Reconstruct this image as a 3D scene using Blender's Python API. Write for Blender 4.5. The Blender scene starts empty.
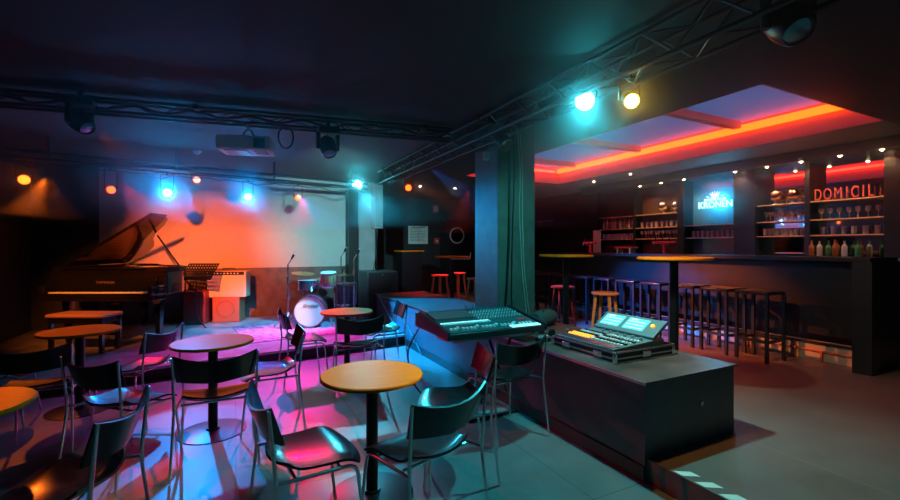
import bpy, bmesh, math, random
from mathutils import Vector, Matrix, Quaternion
random.seed(7)
R = math.radians
PI = math.pi
C = bpy.context.scene.collection
sc = bpy.context.scene

# ------------------------------------------------------------------ camera
EYE, FPX, HOR, YAW = 1.45, 430.0, 247.0, R(26.5)
FW = Vector((math.sin(YAW), math.cos(YAW), 0)); RT = Vector((math.cos(YAW), -math.sin(YAW), 0))
cd = bpy.data.cameras.new('camera'); cam = bpy.data.objects.new('camera', cd); C.objects.link(cam)
cd.sensor_width = 36; cd.lens = FPX / 900 * 36; cd.shift_y = -(250 - HOR) / 900; cd.clip_end = 60; cd.clip_start = .02
cam.location = (0, 0, EYE); cam.rotation_euler = (PI / 2, 0, -YAW)
sc.camera = cam
sc.view_settings.view_transform = 'Standard'; sc.view_settings.look = 'None'
sc.view_settings.gamma = 1; sc.view_settings.exposure = 0.2; sc.view_settings.use_curve_mapping = False
sc.cycles.max_bounces = 6; sc.cycles.diffuse_bounces = 3; sc.cycles.glossy_bounces = 4
sc.cycles.transmission_bounces = 5; sc.cycles.transparent_max_bounces = 8
sc.cycles.caustics_reflective = False; sc.cycles.caustics_refractive = False
sc.cycles.sample_clamp_indirect = 4; sc.cycles.use_denoising = True

def atD(px, D):
    p = FW * D + RT * ((px - 450) / FPX * D); return p.x, p.y
def at(px, py, z):
    return atD(px, (EYE - z) * FPX / (py - HOR))

# ------------------------------------------------------------------ world and lights
w = bpy.data.worlds.new('teal_fill'); sc.world = w; w.use_nodes = True
w.node_tree.nodes['Background'].inputs[0].default_value = (.06, .36, .50, 1)
w.node_tree.nodes['Background'].inputs[1].default_value = .09  # dim teal fill added, entering by the open end behind the camera

def spot(name, loc, target, col, power, angle=60, blend=.5, size=.05, parent=None):
    l = bpy.data.lights.new(name, 'SPOT'); l.energy = power; l.color = col; l.spot_size = R(angle)
    l.spot_blend = blend; l.shadow_soft_size = size * .6
    o = bpy.data.objects.new(name, l); C.objects.link(o); o.location = loc
    o.rotation_euler = (Vector(target) - Vector(loc)).to_track_quat('-Z', 'Y').to_euler()
    if parent: o.parent = parent
    return o

TEAL = (.38, .95, 1.0); CYAN = (.0, .42, 1.0); RED = (1, .03, .05); AMBER = (1, .30, .04); YEL = (1, .78, .25); PINK = (1, .04, .28)
# one row per beam; most start at a fixture built below, some have none
STAGE = .145
def bar_pt(t):  # along the stage lighting bar
    return Vector((-2.25 + 4.3 * t, 6.82 + .78 * t, 2.50))
LIGHTS = [
    # name, location, target, colour, power, cone, blend
    ('teal_front', (2.30, 2.38, 2.50), (1.8, 2.0, 0), (.04, .78, .84), 185, 118, .6),
    ('yellow_front', (2.36, 2.00, 2.36), (3.3, 1.9, .8), (1, .60, .14), 40, 110, .8),
    ('yellow_table', (2.30, 2.02, 2.38), (.72, 2.49, .71), (1, .50, .10), 150, 24, .8),
    ('amber_wall', (-1.10, 4.95, 2.50), (-.3, 8.9, 1.15), (1, .14, .02), 1700, 46, 1),
    ('amber_house', (-2.02, 6.76, 2.30), (-1.24, 4.9, .7), (1, .16, .01), 100, 34, .8),
    ('amber_edge', (-2.02, 6.76, 2.30), (-1.35, 2.9, .7), (1, .16, .01), 480, 13, .6),
    ('stool_amber', (2.36, 2.0, 2.36), (4.02, 3.86, .75), (1, .50, .12), 90, 15, .6),  # extra narrow beam added at the yellow lamp to brighten the stool
    ('amber_piano', (-2.1, 4.95, 2.40), (-1.7, 7.2, 1.0), (1, .22, .02), 420, 44, .9),
    ('red_one', (-1.3, 6.98, 2.26), (0.6, 3.9, 0), (1, 0, .03), 300, 38, .5),
    ('blue_one', (-.6, 7.08, 2.26), (-.3, 3.45, 0), (0, .28, 1), 560, 21, .3),
    ('blue_two', (.32, 7.2, 2.24), (.5, 5.6, 0), (0, .22, 1), 260, 50, .6),
    ('blue_low', (.32, 7.2, 2.24), (-.6, 4.2, 0), (0, .07, 1), 20, 64, .8),
    ('pink_two', (1.0, 7.35, 2.24), (.25, 4.0, 0), (1, 0, .10), 260, 36, .5),
    ('pink_stage', (1.0, 7.3, 2.24), (.5, 6.3, 0), (1, .0, .55), 560, 76, .7),
    ('white_stage', (1.95, 7.25, 2.38), (1.95, 3.6, 0), (.04, .70, 1), 260, 56, .7),
    ('cyan_kit', (2.1, 6.6, 2.45), (.9, 7.4, .6), (.02, .55, 1), 1000, 46, .8),
    ('kit_warm_fill', (.70, 4.75, 2.50), (.75, 7.0, .5), (1, .50, .40), 420, 15, .8),  # added warm front light on the kick drum, no lamp built here
    ('blue_bench', (.9, 7.2, 2.26), (2.4, 5.7, .45), (0, .30, .9), 3800, 40, .6),
    ('teal_wall', (.9, 4.66, 2.40), (2.0, 8.9, 2.0), (.30, .85, .90), 800, 52, .9),
    ('blue_kickboard_fill', (2.40, 5.4, 2.52), (6.0, 4.7, .2), (.02, .22, 1), 3000, 34, .7),  # extra blue beam added for the kickboard, no fixture on the truss here
    ('orange_bar', (2.40, 6.2, 2.45), (6.0, 3.7, .2), (1, .16, .02), 1700, 30, .7),
    ('red_back_fill', (4.6, 8.3, 2.74), (3.6, 7.5, .9), (1, .01, .03), 650, 36, .8),  # added red light for the back-room stools, no fixture built
    ('blue_stage', (-.6, 7.0, 2.26), (.1, 7.3, .15), (0, .35, 1), 300, 70, .8),
    ('blue_pillar', (.9, 7.2, 2.26), (2.55, 4.2, 1.6), (0, .30, .80), 430, 24, .9),  # separate blue beam added for the pillar face, no blue lamp here
    ('teal_right', (2.33, 2.40, 2.48), (4.3, 2.5, .4), (.85, .80, .62), 75, 95, .8),
    ('teal_pillar', (2.33, 2.48, 2.48), (2.85, 3.95, 1.5), (.10, .85, .75), 85, 60, .9),  # extra beam added at the teal lamp for the pillar front
]
for n, l, t, c, p, a, b in LIGHTS: spot(n, l, t, c, p, a, b)

# ------------------------------------------------------------------ materials
def mat(name, col, rough=.5, metal=0, noise=0, scale=20, spec=.5, emit=None, es=0, trans=0, coat=0, bump=0, col2=None, alpha=1):
    m = bpy.data.materials.new(name); m.use_nodes = True; nt = m.node_tree; b = nt.nodes['Principled BSDF']
    b.inputs['Base Color'].default_value = (*col, 1); b.inputs['Roughness'].default_value = rough
    b.inputs['Metallic'].default_value = metal; b.inputs['Specular IOR Level'].default_value = spec
    b.inputs['Transmission Weight'].default_value = trans; b.inputs['Coat Weight'].default_value = coat
    b.inputs['Alpha'].default_value = alpha
    if emit: b.inputs['Emission Color'].default_value = (*emit, 1); b.inputs['Emission Strength'].default_value = es
    if noise or bump or col2:
        tc = nt.nodes.new('ShaderNodeTexCoord'); nz = nt.nodes.new('ShaderNodeTexNoise')
        nz.inputs['Scale'].default_value = scale; nz.inputs['Detail'].default_value = 6
        nt.links.new(tc.outputs['Object'], nz.inputs['Vector'])
        if noise or col2:
            r = nt.nodes.new('ShaderNodeValToRGB'); c2 = col2 or tuple(max(0, x * (1 - noise)) for x in col)
            r.color_ramp.elements[0].position = .35; r.color_ramp.elements[1].position = .65
            r.color_ramp.elements[0].color = (*c2, 1); r.color_ramp.elements[1].color = (*col, 1)
            nt.links.new(nz.outputs['Fac'], r.inputs['Fac']); nt.links.new(r.outputs['Color'], b.inputs['Base Color'])
        if bump:
            bp = nt.nodes.new('ShaderNodeBump'); bp.inputs['Strength'].default_value = bump; bp.inputs['Distance'].default_value = .01
            nt.links.new(nz.outputs['Fac'], bp.inputs['Height']); nt.links.new(bp.outputs['Normal'], b.inputs['Normal'])
    return m

def slab_mat(name, col, tile, rough, dark, rz=0.0):
    m = mat(name, col, rough); nt = m.node_tree; b = nt.nodes['Principled BSDF']
    tc = nt.nodes.new('ShaderNodeTexCoord'); mp = nt.nodes.new('ShaderNodeMapping'); mp.inputs['Rotation'].default_value = (0, 0, rz)
    br = nt.nodes.new('ShaderNodeTexBrick'); br.offset = 0
    nt.links.new(tc.outputs['Object'], mp.inputs['Vector']); nt.links.new(mp.outputs['Vector'], br.inputs['Vector'])
    br.inputs['Scale'].default_value = 1; br.inputs['Brick Width'].default_value = tile; br.inputs['Row Height'].default_value = tile
    br.inputs['Mortar Size'].default_value = .004; br.inputs['Mortar Smooth'].default_value = .3
    br.inputs['Color1'].default_value = (*col, 1); br.inputs['Color2'].default_value = (*[x * .92 for x in col], 1)
    br.inputs['Mortar'].default_value = (*[x * dark for x in col], 1)
    nz = nt.nodes.new('ShaderNodeTexNoise'); nz.inputs['Scale'].default_value = 3.5; nz.inputs['Detail'].default_value = 8; nz.inputs['Roughness'].default_value = .65
    nt.links.new(tc.outputs['Object'], nz.inputs['Vector'])
    mr = nt.nodes.new('ShaderNodeMapRange'); mr.inputs['To Min'].default_value = .55; mr.inputs['To Max'].default_value = 1.35
    nt.links.new(nz.outputs['Fac'], mr.inputs['Value'])
    mx = nt.nodes.new('ShaderNodeVectorMath'); mx.operation = 'SCALE'
    nt.links.new(br.outputs['Color'], mx.inputs[0]); nt.links.new(mr.outputs['Result'], mx.inputs['Scale'])
    nt.links.new(mx.outputs['Vector'], b.inputs['Base Color'])
    mr2 = nt.nodes.new('ShaderNodeMapRange'); mr2.inputs['To Min'].default_value = rough - .12; mr2.inputs['To Max'].default_value = rough + .12
    nt.links.new(nz.outputs['Fac'], mr2.inputs['Value']); nt.links.new(mr2.outputs['Result'], b.inputs['Roughness'])
    return m

def wood_mat(name, c1, c2, rough=.35, scale=3, coat=.3):
    m = mat(name, c1, rough, coat=coat); nt = m.node_tree; b = nt.nodes['Principled BSDF']
    tc = nt.nodes.new('ShaderNodeTexCoord'); mp = nt.nodes.new('ShaderNodeMapping'); mp.inputs['Scale'].default_value = (scale, scale * 9, scale)
    nz = nt.nodes.new('ShaderNodeTexNoise'); nz.inputs['Scale'].default_value = 2; nz.inputs['Detail'].default_value = 5
    r = nt.nodes.new('ShaderNodeValToRGB'); r.color_ramp.elements[0].position = .3; r.color_ramp.elements[1].position = .7
    r.color_ramp.elements[0].color = (*c1, 1); r.color_ramp.elements[1].color = (*c2, 1)
    nt.links.new(tc.outputs['Object'], mp.inputs['Vector']); nt.links.new(mp.outputs['Vector'], nz.inputs['Vector'])
    nt.links.new(nz.outputs['Fac'], r.inputs['Fac']); nt.links.new(r.outputs['Color'], b.inputs['Base Color'])
    return m

M = dict(
    floor=slab_mat('concrete_floor', (.17, .17, .17), .92, .42, .45),
    rfloor=slab_mat('brown_screed', (.19, .13, .115), 3.1, .42, 1.5),
    stagef=mat('stage_vinyl', (.30, .28, .30), .38, noise=.45, scale=5),
    wall=mat('black_paint', (.022, .022, .025), .6, noise=.3, scale=4, bump=.1),
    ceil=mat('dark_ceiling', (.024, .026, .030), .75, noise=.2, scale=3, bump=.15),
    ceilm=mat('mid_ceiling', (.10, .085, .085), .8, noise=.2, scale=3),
    ceilb=mat('bar_ceiling_bluelit', (.16, .22, .25), .6, noise=.15, scale=3),  # blue sign light on this part of the ceiling put into the colour
    canvas=mat('projection_canvas', (.50, .47, .46), .9, noise=.12, scale=60, bump=.2),
    dado=mat('stage_wall_fabric', (.16, .13, .13), .9, noise=.3, scale=9, bump=.2),
    greyw=mat('grey_wall', (.30, .31, .32), .8, noise=.15, scale=4),
    column=mat('column_paint', (.10, .14, .14), .55, noise=.25, scale=8, bump=.1),
    bench=mat('bench_paint', (.075, .10, .12), .38, noise=.25, scale=5, bump=.05),
    benchtop=mat('bench_top_lino', (.13, .075, .065), .33, noise=.45, scale=5, bump=.05),
    black=mat('black_plastic', (.012, .012, .013), .4),
    blackm=mat('black_metal', (.02, .02, .022), .35, metal=.6),
    gloss=mat('black_lacquer', (.008, .007, .007), .08, coat=.6),
    chrome=mat('chrome', (.78, .80, .82), .22, metal=1),
    alu=mat('aluminium', (.55, .56, .58), .3, metal=1, noise=.15, scale=40),
    chair=mat('black_stained_ply', (.014, .014, .015), .26, coat=.2, spec=.45, noise=.3, scale=12),
    tablew=wood_mat('honey_laminate', (.80, .21, .006), (.88, .27, .01), .42, 2, 0),
    edge=mat('table_edge_ply', (.50, .22, .06), .5),
    stoolw=wood_mat('beech', (.60, .27, .08), (.72, .36, .13), .35, 3),
    darkw=wood_mat('dark_shelf_wood', (.22, .10, .05), (.30, .15, .07), .45, 3),
    shelf=wood_mat('pale_shelf_wood', (.55, .36, .20), (.62, .42, .26), .45, 3),
    barblack=mat('bar_black', (.012, .016, .02), .32, noise=.2, scale=5),
    kick=mat('white_kickboard', (.38, .34, .30), .55, noise=.15, scale=9),
    mirror=mat('mirror', (.65, .70, .75), .03, metal=1),
    panel=mat('brown_panel', (.085, .05, .035), .4, noise=.3, scale=4),
    glass=mat('clear_glass', (.85, .87, .9), .08, trans=.55),
    amberg=mat('brown_glass', (.40, .16, .06), .08, trans=.3),
    greeng=mat('green_glass', (.08, .30, .14), .08, trans=.3),
    copper=mat('copper_glass', (.85, .45, .28), .12, metal=1),
    led=mat('orange_led', (1, .3, .05), .5, emit=(1, .07, .002), es=5.5),
    ledr=mat('red_led', (1, .1, .05), .5, emit=(1, .02, .008), es=14),
    ledb=mat('blue_led', (.1, .2, 1), .5, emit=(.03, .12, 1), es=40),
    covep=mat('cove_side_paint', (.62, .30, .24), .7),
    covec=mat('cove_blue_glow', (.20, .12, .30), .7, emit=(.02, .075, .22), es=1),  # blue light on the cove ceiling put in as emission
    neonc=mat('sign_cyan', (.4, .9, 1), .4, emit=(.16, .85, 1), es=6),
    neonw=mat('sign_white', (1, 1, 1), .4, emit=(.6, 1, 1), es=1.5),
    neono=mat('sign_orange', (1, .6, .3), .4, emit=(1, .40, .10), es=1.0),
    signback=mat('sign_back_acrylic', (.02, .20, .30), .3, emit=(0, .32, .55), es=.15),
    paper=mat('paper', (.75, .70, .68), .8),
    ink=mat('ink', (.12, .10, .10), .8),
    redp=mat('red_plastic', (.75, .05, .05), .45),
    white=mat('white_plastic', (.72, .72, .72), .4),
    pinkwhite=mat('projector_white', (.9, .84, .86), .45),
    grille=mat('speaker_grille', (.02, .02, .022), .6, bump=.6, scale=220),
    tolex=mat('cream_tolex', (.78, .62, .42), .7, bump=.3, scale=200),
    orangebox=mat('red_brown_tolex', (.45, .11, .05), .7, bump=.3, scale=90),
    drumw=mat('drum_walnut', (.42, .15, .06), .25, coat=.6, noise=.3, scale=9),
    drumb=mat('drum_dark_shell', (.10, .05, .10), .2, coat=.6),
    skin=mat('drum_head', (.85, .80, .74), .5),
    brass=mat('cymbal_brass', (.75, .55, .25), .25, metal=1),
    screen=mat('console_screen', (.1, .4, .45), .2, emit=(.08, .65, .72), es=.7),
    screenw=mat('screen_lines', (.6, .9, .9), .2, emit=(.35, 1, 1), es=.8),
    keys=mat('fader_cap', (.70, .78, .78), .4),
    orangek=mat('orange_key', (.9, .4, .05), .4, emit=(1, .35, .03), es=1.2),
    navy=mat('desk_grey_face', (.10, .16, .17), .4),
    deskface=mat('mixing_desk_face', (.025, .08, .09), .42, noise=.2, scale=20),
    tapew=mat('hazard_tape_white', (.75, .74, .66), .6),
    carpet=mat('stage_rug', (.45, .18, .28), .95, noise=.6, scale=14, bump=.4),
    cable=mat('cable_rubber', (.012, .012, .014), .5),
    ivory=mat('piano_keys', (.8, .78, .72), .3),
    gold=mat('cast_iron_gold', (.75, .45, .15), .35, metal=.8),
    woodin=mat('soundboard', (.55, .28, .10), .4, coat=.3),
)
def lens(name, col, s):
    return mat(name, col, .3, emit=col, es=s)

M['tablew'].node_tree.nodes['Principled BSDF'].inputs['Specular IOR Level'].default_value = .02
# ------------------------------------------------------------------ geometry helpers
def B(): return bmesh.new()
def box(bm, c, s, rot=None):
    m = Matrix.Translation(Vector(c)) @ (rot.to_4x4() if rot else Matrix.Identity(4)) @ Matrix.Diagonal((*s, 1))
    bmesh.ops.create_cube(bm, size=1, matrix=m); return bm
def bx(bm, x0, x1, y0, y1, z0, z1):
    return box(bm, ((x0 + x1) / 2, (y0 + y1) / 2, (z0 + z1) / 2), (abs(x1 - x0), abs(y1 - y0), abs(z1 - z0)))
def lathe(bm, prof, n=24, c=(0, 0, 0), rot=None):
    T = Matrix.Translation(Vector(c)) @ (rot.to_4x4() if rot else Matrix.Identity(4)); rings = []
    for r, z in prof:
        if r < 1e-5: rings.append([bm.verts.new(T @ Vector((0, 0, z)))])
        else: rings.append([bm.verts.new(T @ Vector((r * math.cos(2 * PI * k / n), r * math.sin(2 * PI * k / n), z))) for k in range(n)])
    for a, b in zip(rings, rings[1:]):
        for k in range(n):
            k2 = (k + 1) % n
            f = [a[k], a[k2], b[k2], b[k]] if len(a) > 1 and len(b) > 1 else ([a[0], b[k2], b[k]] if len(a) == 1 and len(b) > 1 else ([a[k], a[k2], b[0]] if len(a) > 1 else None))
            if f: bm.faces.new(f)
    return bm
def cyl(bm, p0, p1, r0, r1=None, n=16):
    p0, p1 = Vector(p0), Vector(p1); r1 = r0 if r1 is None else r1; d = p1 - p0
    q = d.to_track_quat('Z', 'Y').to_matrix()
    return lathe(bm, [(0, 0), (r0, 0), (r1, d.length), (0, d.length)], n, p0, q)
def tube(bm, pts, r, n=8, fillet=0):
    P = [Vector(p) for p in pts]
    if fillet:
        Q = [P[0]]
        for a, b, c in zip(P, P[1:], P[2:]):
            u = (a - b); v = (c - b); f = min(fillet, u.length * .45, v.length * .45)
            s, e = b + u.normalized() * f, b + v.normalized() * f
            for k in range(5):
                t = k / 4; Q.append(s * (1 - t) ** 2 + b * 2 * t * (1 - t) + e * t * t)
        Q.append(P[-1]); P = Q
    prev = None; nrm = None
    for i, p in enumerate(P):
        d = (P[min(i + 1, len(P) - 1)] - P[max(i - 1, 0)]).normalized()
        if nrm is None: nrm = d.orthogonal().normalized()
        nrm = (nrm - d * nrm.dot(d)).normalized(); bn = d.cross(nrm)
        ring = [bm.verts.new(p + nrm * r * math.cos(2 * PI * k / n) + bn * r * math.sin(2 * PI * k / n)) for k in range(n)]
        if prev:
            for k in range(n): bm.faces.new([prev[k], prev[(k + 1) % n], ring[(k + 1) % n], ring[k]])
        else: bm.faces.new(ring[::-1])
        prev = ring
    bm.faces.new(prev); return bm
def prism(bm, poly, z0, z1):
    a = [bm.verts.new((x, y, z0)) for x, y in poly]; b = [bm.verts.new((x, y, z1)) for x, y in poly]; n = len(poly)
    bm.faces.new(a[::-1]); bm.faces.new(b)
    for k in range(n): bm.faces.new([a[k], a[(k + 1) % n], b[(k + 1) % n], b[k]])
    return bm
def sheet(bm, f, nu, nv, th):
    """f(u,v)->Vector, u,v in 0..1, thick sheet"""
    P = [[f(i / nu, j / nv) for j in range(nv + 1)] for i in range(nu + 1)]
    def nor(i, j):
        a = P[min(i + 1, nu)][j] - P[max(i - 1, 0)][j]; b = P[i][min(j + 1, nv)] - P[i][max(j - 1, 0)]
        return a.cross(b).normalized()
    T = [[bm.verts.new(P[i][j] + nor(i, j) * th / 2) for j in range(nv + 1)] for i in range(nu + 1)]
    L = [[bm.verts.new(P[i][j] - nor(i, j) * th / 2) for j in range(nv + 1)] for i in range(nu + 1)]
    for i in range(nu):
        for j in range(nv):
            bm.faces.new([T[i][j], T[i + 1][j], T[i + 1][j + 1], T[i][j + 1]]); bm.faces.new([L[i][j + 1], L[i + 1][j + 1], L[i + 1][j], L[i][j]])
    for i in range(nu):
        bm.faces.new([T[i][0], L[i][0], L[i + 1][0], T[i + 1][0]]); bm.faces.new([T[i + 1][nv], L[i + 1][nv], L[i][nv], T[i][nv]])
    for j in range(nv):
        bm.faces.new([T[0][j + 1], L[0][j + 1], L[0][j], T[0][j]]); bm.faces.new([T[nu][j], L[nu][j], L[nu][j + 1], T[nu][j + 1]])
    return bm
def obj(name, bm, m, parent=None, bevel=0, sharp=.6):
    me = bpy.data.meshes.new(name)
    bmesh.ops.recalc_face_normals(bm, faces=bm.faces)
    for f in bm.faces: f.smooth = True
    for e in bm.edges:
        e.smooth = not (len(e.link_faces) == 2 and e.calc_face_angle(0) > sharp)
    bm.to_mesh(me); bm.free(); me.materials.append(m)
    o = bpy.data.objects.new(name, me); C.objects.link(o)
    if parent: o.parent = parent
    if bevel:
        b = o.modifiers.new('bevel', 'BEVEL'); b.width = bevel; b.segments = 2; b.limit_method = 'ANGLE'; b.angle_limit = .6
    return o
def textm(name, s, size, m, parent, loc, rot, depth=.002, shear=0, sx=1):
    cu = bpy.data.curves.new(name, 'FONT'); cu.body = s; cu.size = size; cu.extrude = depth; cu.align_x = 'CENTER'; cu.align_y = 'CENTER'; cu.shear = shear
    t = bpy.data.objects.new('tmp', cu); C.objects.link(t)
    me = bpy.data.meshes.new_from_object(t.evaluated_get(bpy.context.evaluated_depsgraph_get())); me.name = name
    bpy.data.objects.remove(t); me.materials.clear(); me.materials.append(m)
    o = bpy.data.objects.new(name, me); C.objects.link(o); o.parent = parent; o.location = loc; o.rotation_euler = rot; o.scale = (sx, 1, 1)
    return o
def thing(name, label, cat, loc=(0, 0, 0), rz=0, group=None):
    o = bpy.data.objects.new(name, None); C.objects.link(o); o.location = loc; o.rotation_euler = (0, 0, rz)
    o.empty_display_size = .1
    return tag(o, label, cat, group)
def tag(o, label, cat, group=None, kind=None):
    o['label'] = label; o['category'] = cat
    if group: o['group'] = group
    if kind: o['kind'] = kind
    return o
def struct(name, bm, m, parent=None, label=None, bevel=0):
    o = obj(name, bm, m, parent, bevel)
    if not parent: o['kind'] = 'structure'
    if label: o['label'] = label
    return o
def dup(o, parent=None):
    c = o.copy(); C.objects.link(c)
    if parent: c.parent = parent
    for ch in KIDS(o): dup(ch, c)
    return c
def KIDS(o): return [x for x in list(C.objects) if x.parent == o]
def place(first, used, loc, rz, label, group=None):
    o = dup(first) if used else first
    o.location = loc; o.rotation_euler = (0, 0, rz); o['label'] = label
    if group: o['group'] = group
    return o

# ================================================================== SETTING
CEIL = 2.8
XL, XR, YB, YF = -2.85, 7.6, 11.0, -1.2
struct('floor', bx(B(), XL, XR + .2, YF, YB, -.1, 0), M['floor'], label='grey concrete slab floor')
EX = 2.27   # edge of the raised bar floor
struct('floor_raised_bar', bx(B(), EX, XR, YF, YB, 0, STAGE), M['rfloor'], label='raised brown screed floor of the bar side')
S0, S1 = (-2.85, 5.33), (2.27, 6.06)     # stage front edge
struct('floor_stage', prism(B(), [S0, S1, (EX, 8.9), (XL, 8.9)], 0, STAGE), M['stagef'], label='low stage platform')
d = (Vector(S1) - Vector(S0)).normalized(); nn = Vector((d.y, -d.x))
def strip(z0, z1, off, th):
    a = Vector(S0) + nn * off; b = Vector(S1) + nn * off
    return prism(B(), [tuple(a), tuple(b), tuple(b + nn * th), tuple(a + nn * th)], z0, z1)
struct('trim_1', strip(.118, .150, 0, .012), M['white'], label='pale metal edge strip along the stage front')
struct('trim_2', strip(.0, .118, 0, .006), M['black'], label='black front board of the stage')
# walls
struct('wall_left', bx(B(), XL - .1, XL, YF, YB, -.1, CEIL + .4), M['wall'])
struct('wall_stage_back', bx(B(), XL, 2.62, 8.9, 9.0, 0, CEIL), M['wall'])
struct('wall_back', bx(B(), XL, XR, YB, YB + .1, 0, CEIL), M['wall'])
struct('wall_right', bx(B(), XR, XR + .1, YF, YB, -.1, CEIL + .4), M['wall'])
struct('wall_stage_screen', bx(B(), -2.0, 2.02, 8.86, 8.9, 1.06, CEIL), M['canvas'], label='pale projection canvas filling the stage back wall')
struct('wall_stage_dado', bx(B(), -2.0, 2.02, 8.85, 8.9, STAGE, 1.06), M['dado'], label='dark panelling below the canvas')
struct('trim_3', bx(B(), 2.03, 2.22, 8.62, 8.9, STAGE, CEIL), M['black'], label='black pilaster at the right end of the stage wall')
struct('wall_stage_side', bx(B(), 2.22, 2.62, 8.80, 8.9, STAGE, CEIL), M['greyw'], label='narrow grey wall right of the stage')
# ceiling with the cove opening
CX0, CX1, CY0, CY1, CT = 3.9, 6.2, 2.03, 7.2, 3.15
cb = B(); bx(cb, XL, 2.6, YF, 4.75, CEIL, CT); bx(cb, 2.6, CX0, YF, YB, CEIL, CT); bx(cb, CX0, XR, YF, CY0, CEIL, CT); bx(cb, CX0, CX1, CY1, YB, CEIL, CT)
struct('ceiling', cb, M['ceil'])
struct('ceiling_stage', bx(B(), XL, 2.6, 4.75, YB, CEIL, CT), M['ceilm'], label='paler brown ceiling over the stage')
struct('ceiling_bar', bx(B(), CX1, XR, CY0, YB, CEIL, CT), M['ceilb'], label='ceiling strip tinted by blue light between light cove and back bar')
struct('ceiling_cove', bx(B(), CX0, CX1, CY0, CY1, CT, CT + .05), M['covec'], label='recessed panel ceiling with an added blue glow inside the light cove')
sb = B(); t_ = .015
bx(sb, CX1 - t_, CX1, CY0, CY1, CEIL, CT); bx(sb, CX0, CX0 + t_, CY0, CY1, CEIL, CT); bx(sb, CX0, CX1, CY0, CY0 + t_, CEIL, CT); bx(sb, CX0, CX1, CY1 - t_, CY1, CEIL, CT)
struct('trim_4', sb, M['covep'], label='painted inner sides of the light cove')
for i, y in enumerate((3.5, 5.1, 6.65)):
    struct('trim_%d' % (5 + i), bx(B(), CX0 + .02, CX1 - .08, y - .05, y + .05, CT - .09, CT), M['covep'], label='cross beam inside the light cove')
# pillar
PX0, PX1, PY0, PY1 = 2.55, 3.05, 3.95, 4.45
struct('column', bx(B(), PX0, PX1, PY0, PY1, .62, CEIL), M['column'], label='square painted pillar standing on the long bench', bevel=.008)
# back bar soffit
struct('trim_9', bx(B(), 7.1, XR, 2.05, 7.5, 2.66, CEIL), M['barblack'], label='dark soffit box above the back bar')
# hazard tape at the step edge
ht = B()
for k in range(14):
    y = 1.66 - k * .13
    prism(ht, [(EX + .01, y), (EX + .09, y - .05), (EX + .09, y - .11), (EX + .01, y - .06)], STAGE, STAGE + .002)
struct('trim_10', ht, M['tapew'], label='striped white hazard tape along the step edge')
# baseboard of the bench is part of the bench

# cove LEDs
t = thing('led_strip', 'glowing orange light strip inside the ceiling cove on the bar side', 'led strip', (CX1 - .05, (CY0 + CY1) / 2, 3.04), 0, None)
obj('light_line', bx(B(), -.03, .015, -(CY1 - CY0) / 2 + .03, (CY1 - CY0) / 2 - .03, -.03, .06), M['led'], t)
t = thing('led_strip', 'red light strip across the far end of the ceiling cove', 'led strip', ((CX0 + CX1) / 2, CY1 - .05, 3.03), 0, None)
obj('light_line', bx(B(), -1.0, 1.0, -.015, .02, -.01, .03), M['ledr'], t)
t = thing('led_strip', 'red light strip on the pillar side of the ceiling cove', 'led strip', (CX0 + .05, (CY0 + CY1) / 2, 3.03), 0, None)
obj('light_line', bx(B(), -.02, .02, -2.5, 2.5, -.012, .03), M['ledr'], t)
# ================================================================== LONG BENCH
t = thing('platform_bench', 'long black waist-high bench with a dark flat top running past the pillar to the stage', 'bench', (0, 0, 0))
obj('body', bx(B(), 2.27, 3.16, 1.83, 7.45, STAGE, .605), M['bench'], t)
obj('body', bx(B(), 2.25, 2.27, 1.83, 7.45, .0, .605), M['bench'], t)
obj('top', bx(B(), 2.235, 3.18, 1.815, 7.46, .605, .62), M['benchtop'], t, .003)
obj('metal_edge', bx(B(), 2.228, 2.236, 1.81, 7.46, .603, .622), M['alu'], t)
obj('skirting', bx(B(), 2.238, 2.25, 1.83, 7.45, 0, .10), M['black'], t)
k = B(); lathe(k, [(0, 0), (.016, 0), (.016, .006), (.006, .006), (.006, .002), (0, .002)], 16, (2.80, 1.83, .40), Matrix.Rotation(R(90), 3, 'X'))
obj('socket', k, M['alu'], t)

# ================================================================== TABLES
def cafe_table(label, x, y, group='round cafe tables', h=.71, r=.295):
    t = thing('cafe_table', label, 'table', (x, y, 0), random.random() * 0, group)
    obj('tabletop', lathe(B(), [(0, h - .024), (r - .01, h - .024), (r, h - .018), (r, h - .006), (r - .006, h), (0, h)], 64), M['tablew'], t)
    obj('pole', cyl(B(), (0, 0, .01), (0, 0, h - .02), .034, n=24), M['blackm'], t)
    obj('mounting_plate', cyl(B(), (0, 0, h - .034), (0, 0, h - .024), .12, n=24), M['blackm'], t)
    obj('base', lathe(B(), [(0, 0), (.24, 0), (.24, .006), (.20, .012), (.05, .02), (.045, .035), (0, .035)], 48), M['blackm'], t)
    return t
TAB = {
    'front': at(372, 373, .71), 'mid': at(213, 341, .71), 'back': at(347, 311, .71), 'left': at(80, 330, .71)}
TAB['edge'] = atD(-50, 1.99)
cafe_table('nearest round honey-topped cafe table, pole in the middle of the open floor', *TAB['front'])
cafe_table('round cafe table in front of the music stand, black chair back before it', *TAB['mid'])
cafe_table('small round cafe table in front of the drum kit beside the bench', *TAB['back'])
cafe_table('orange round cafe table in front of the piano bench', *TAB['left'])
cafe_table('bright orange round cafe table cut off by the left picture edge', *TAB['edge'])

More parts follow.
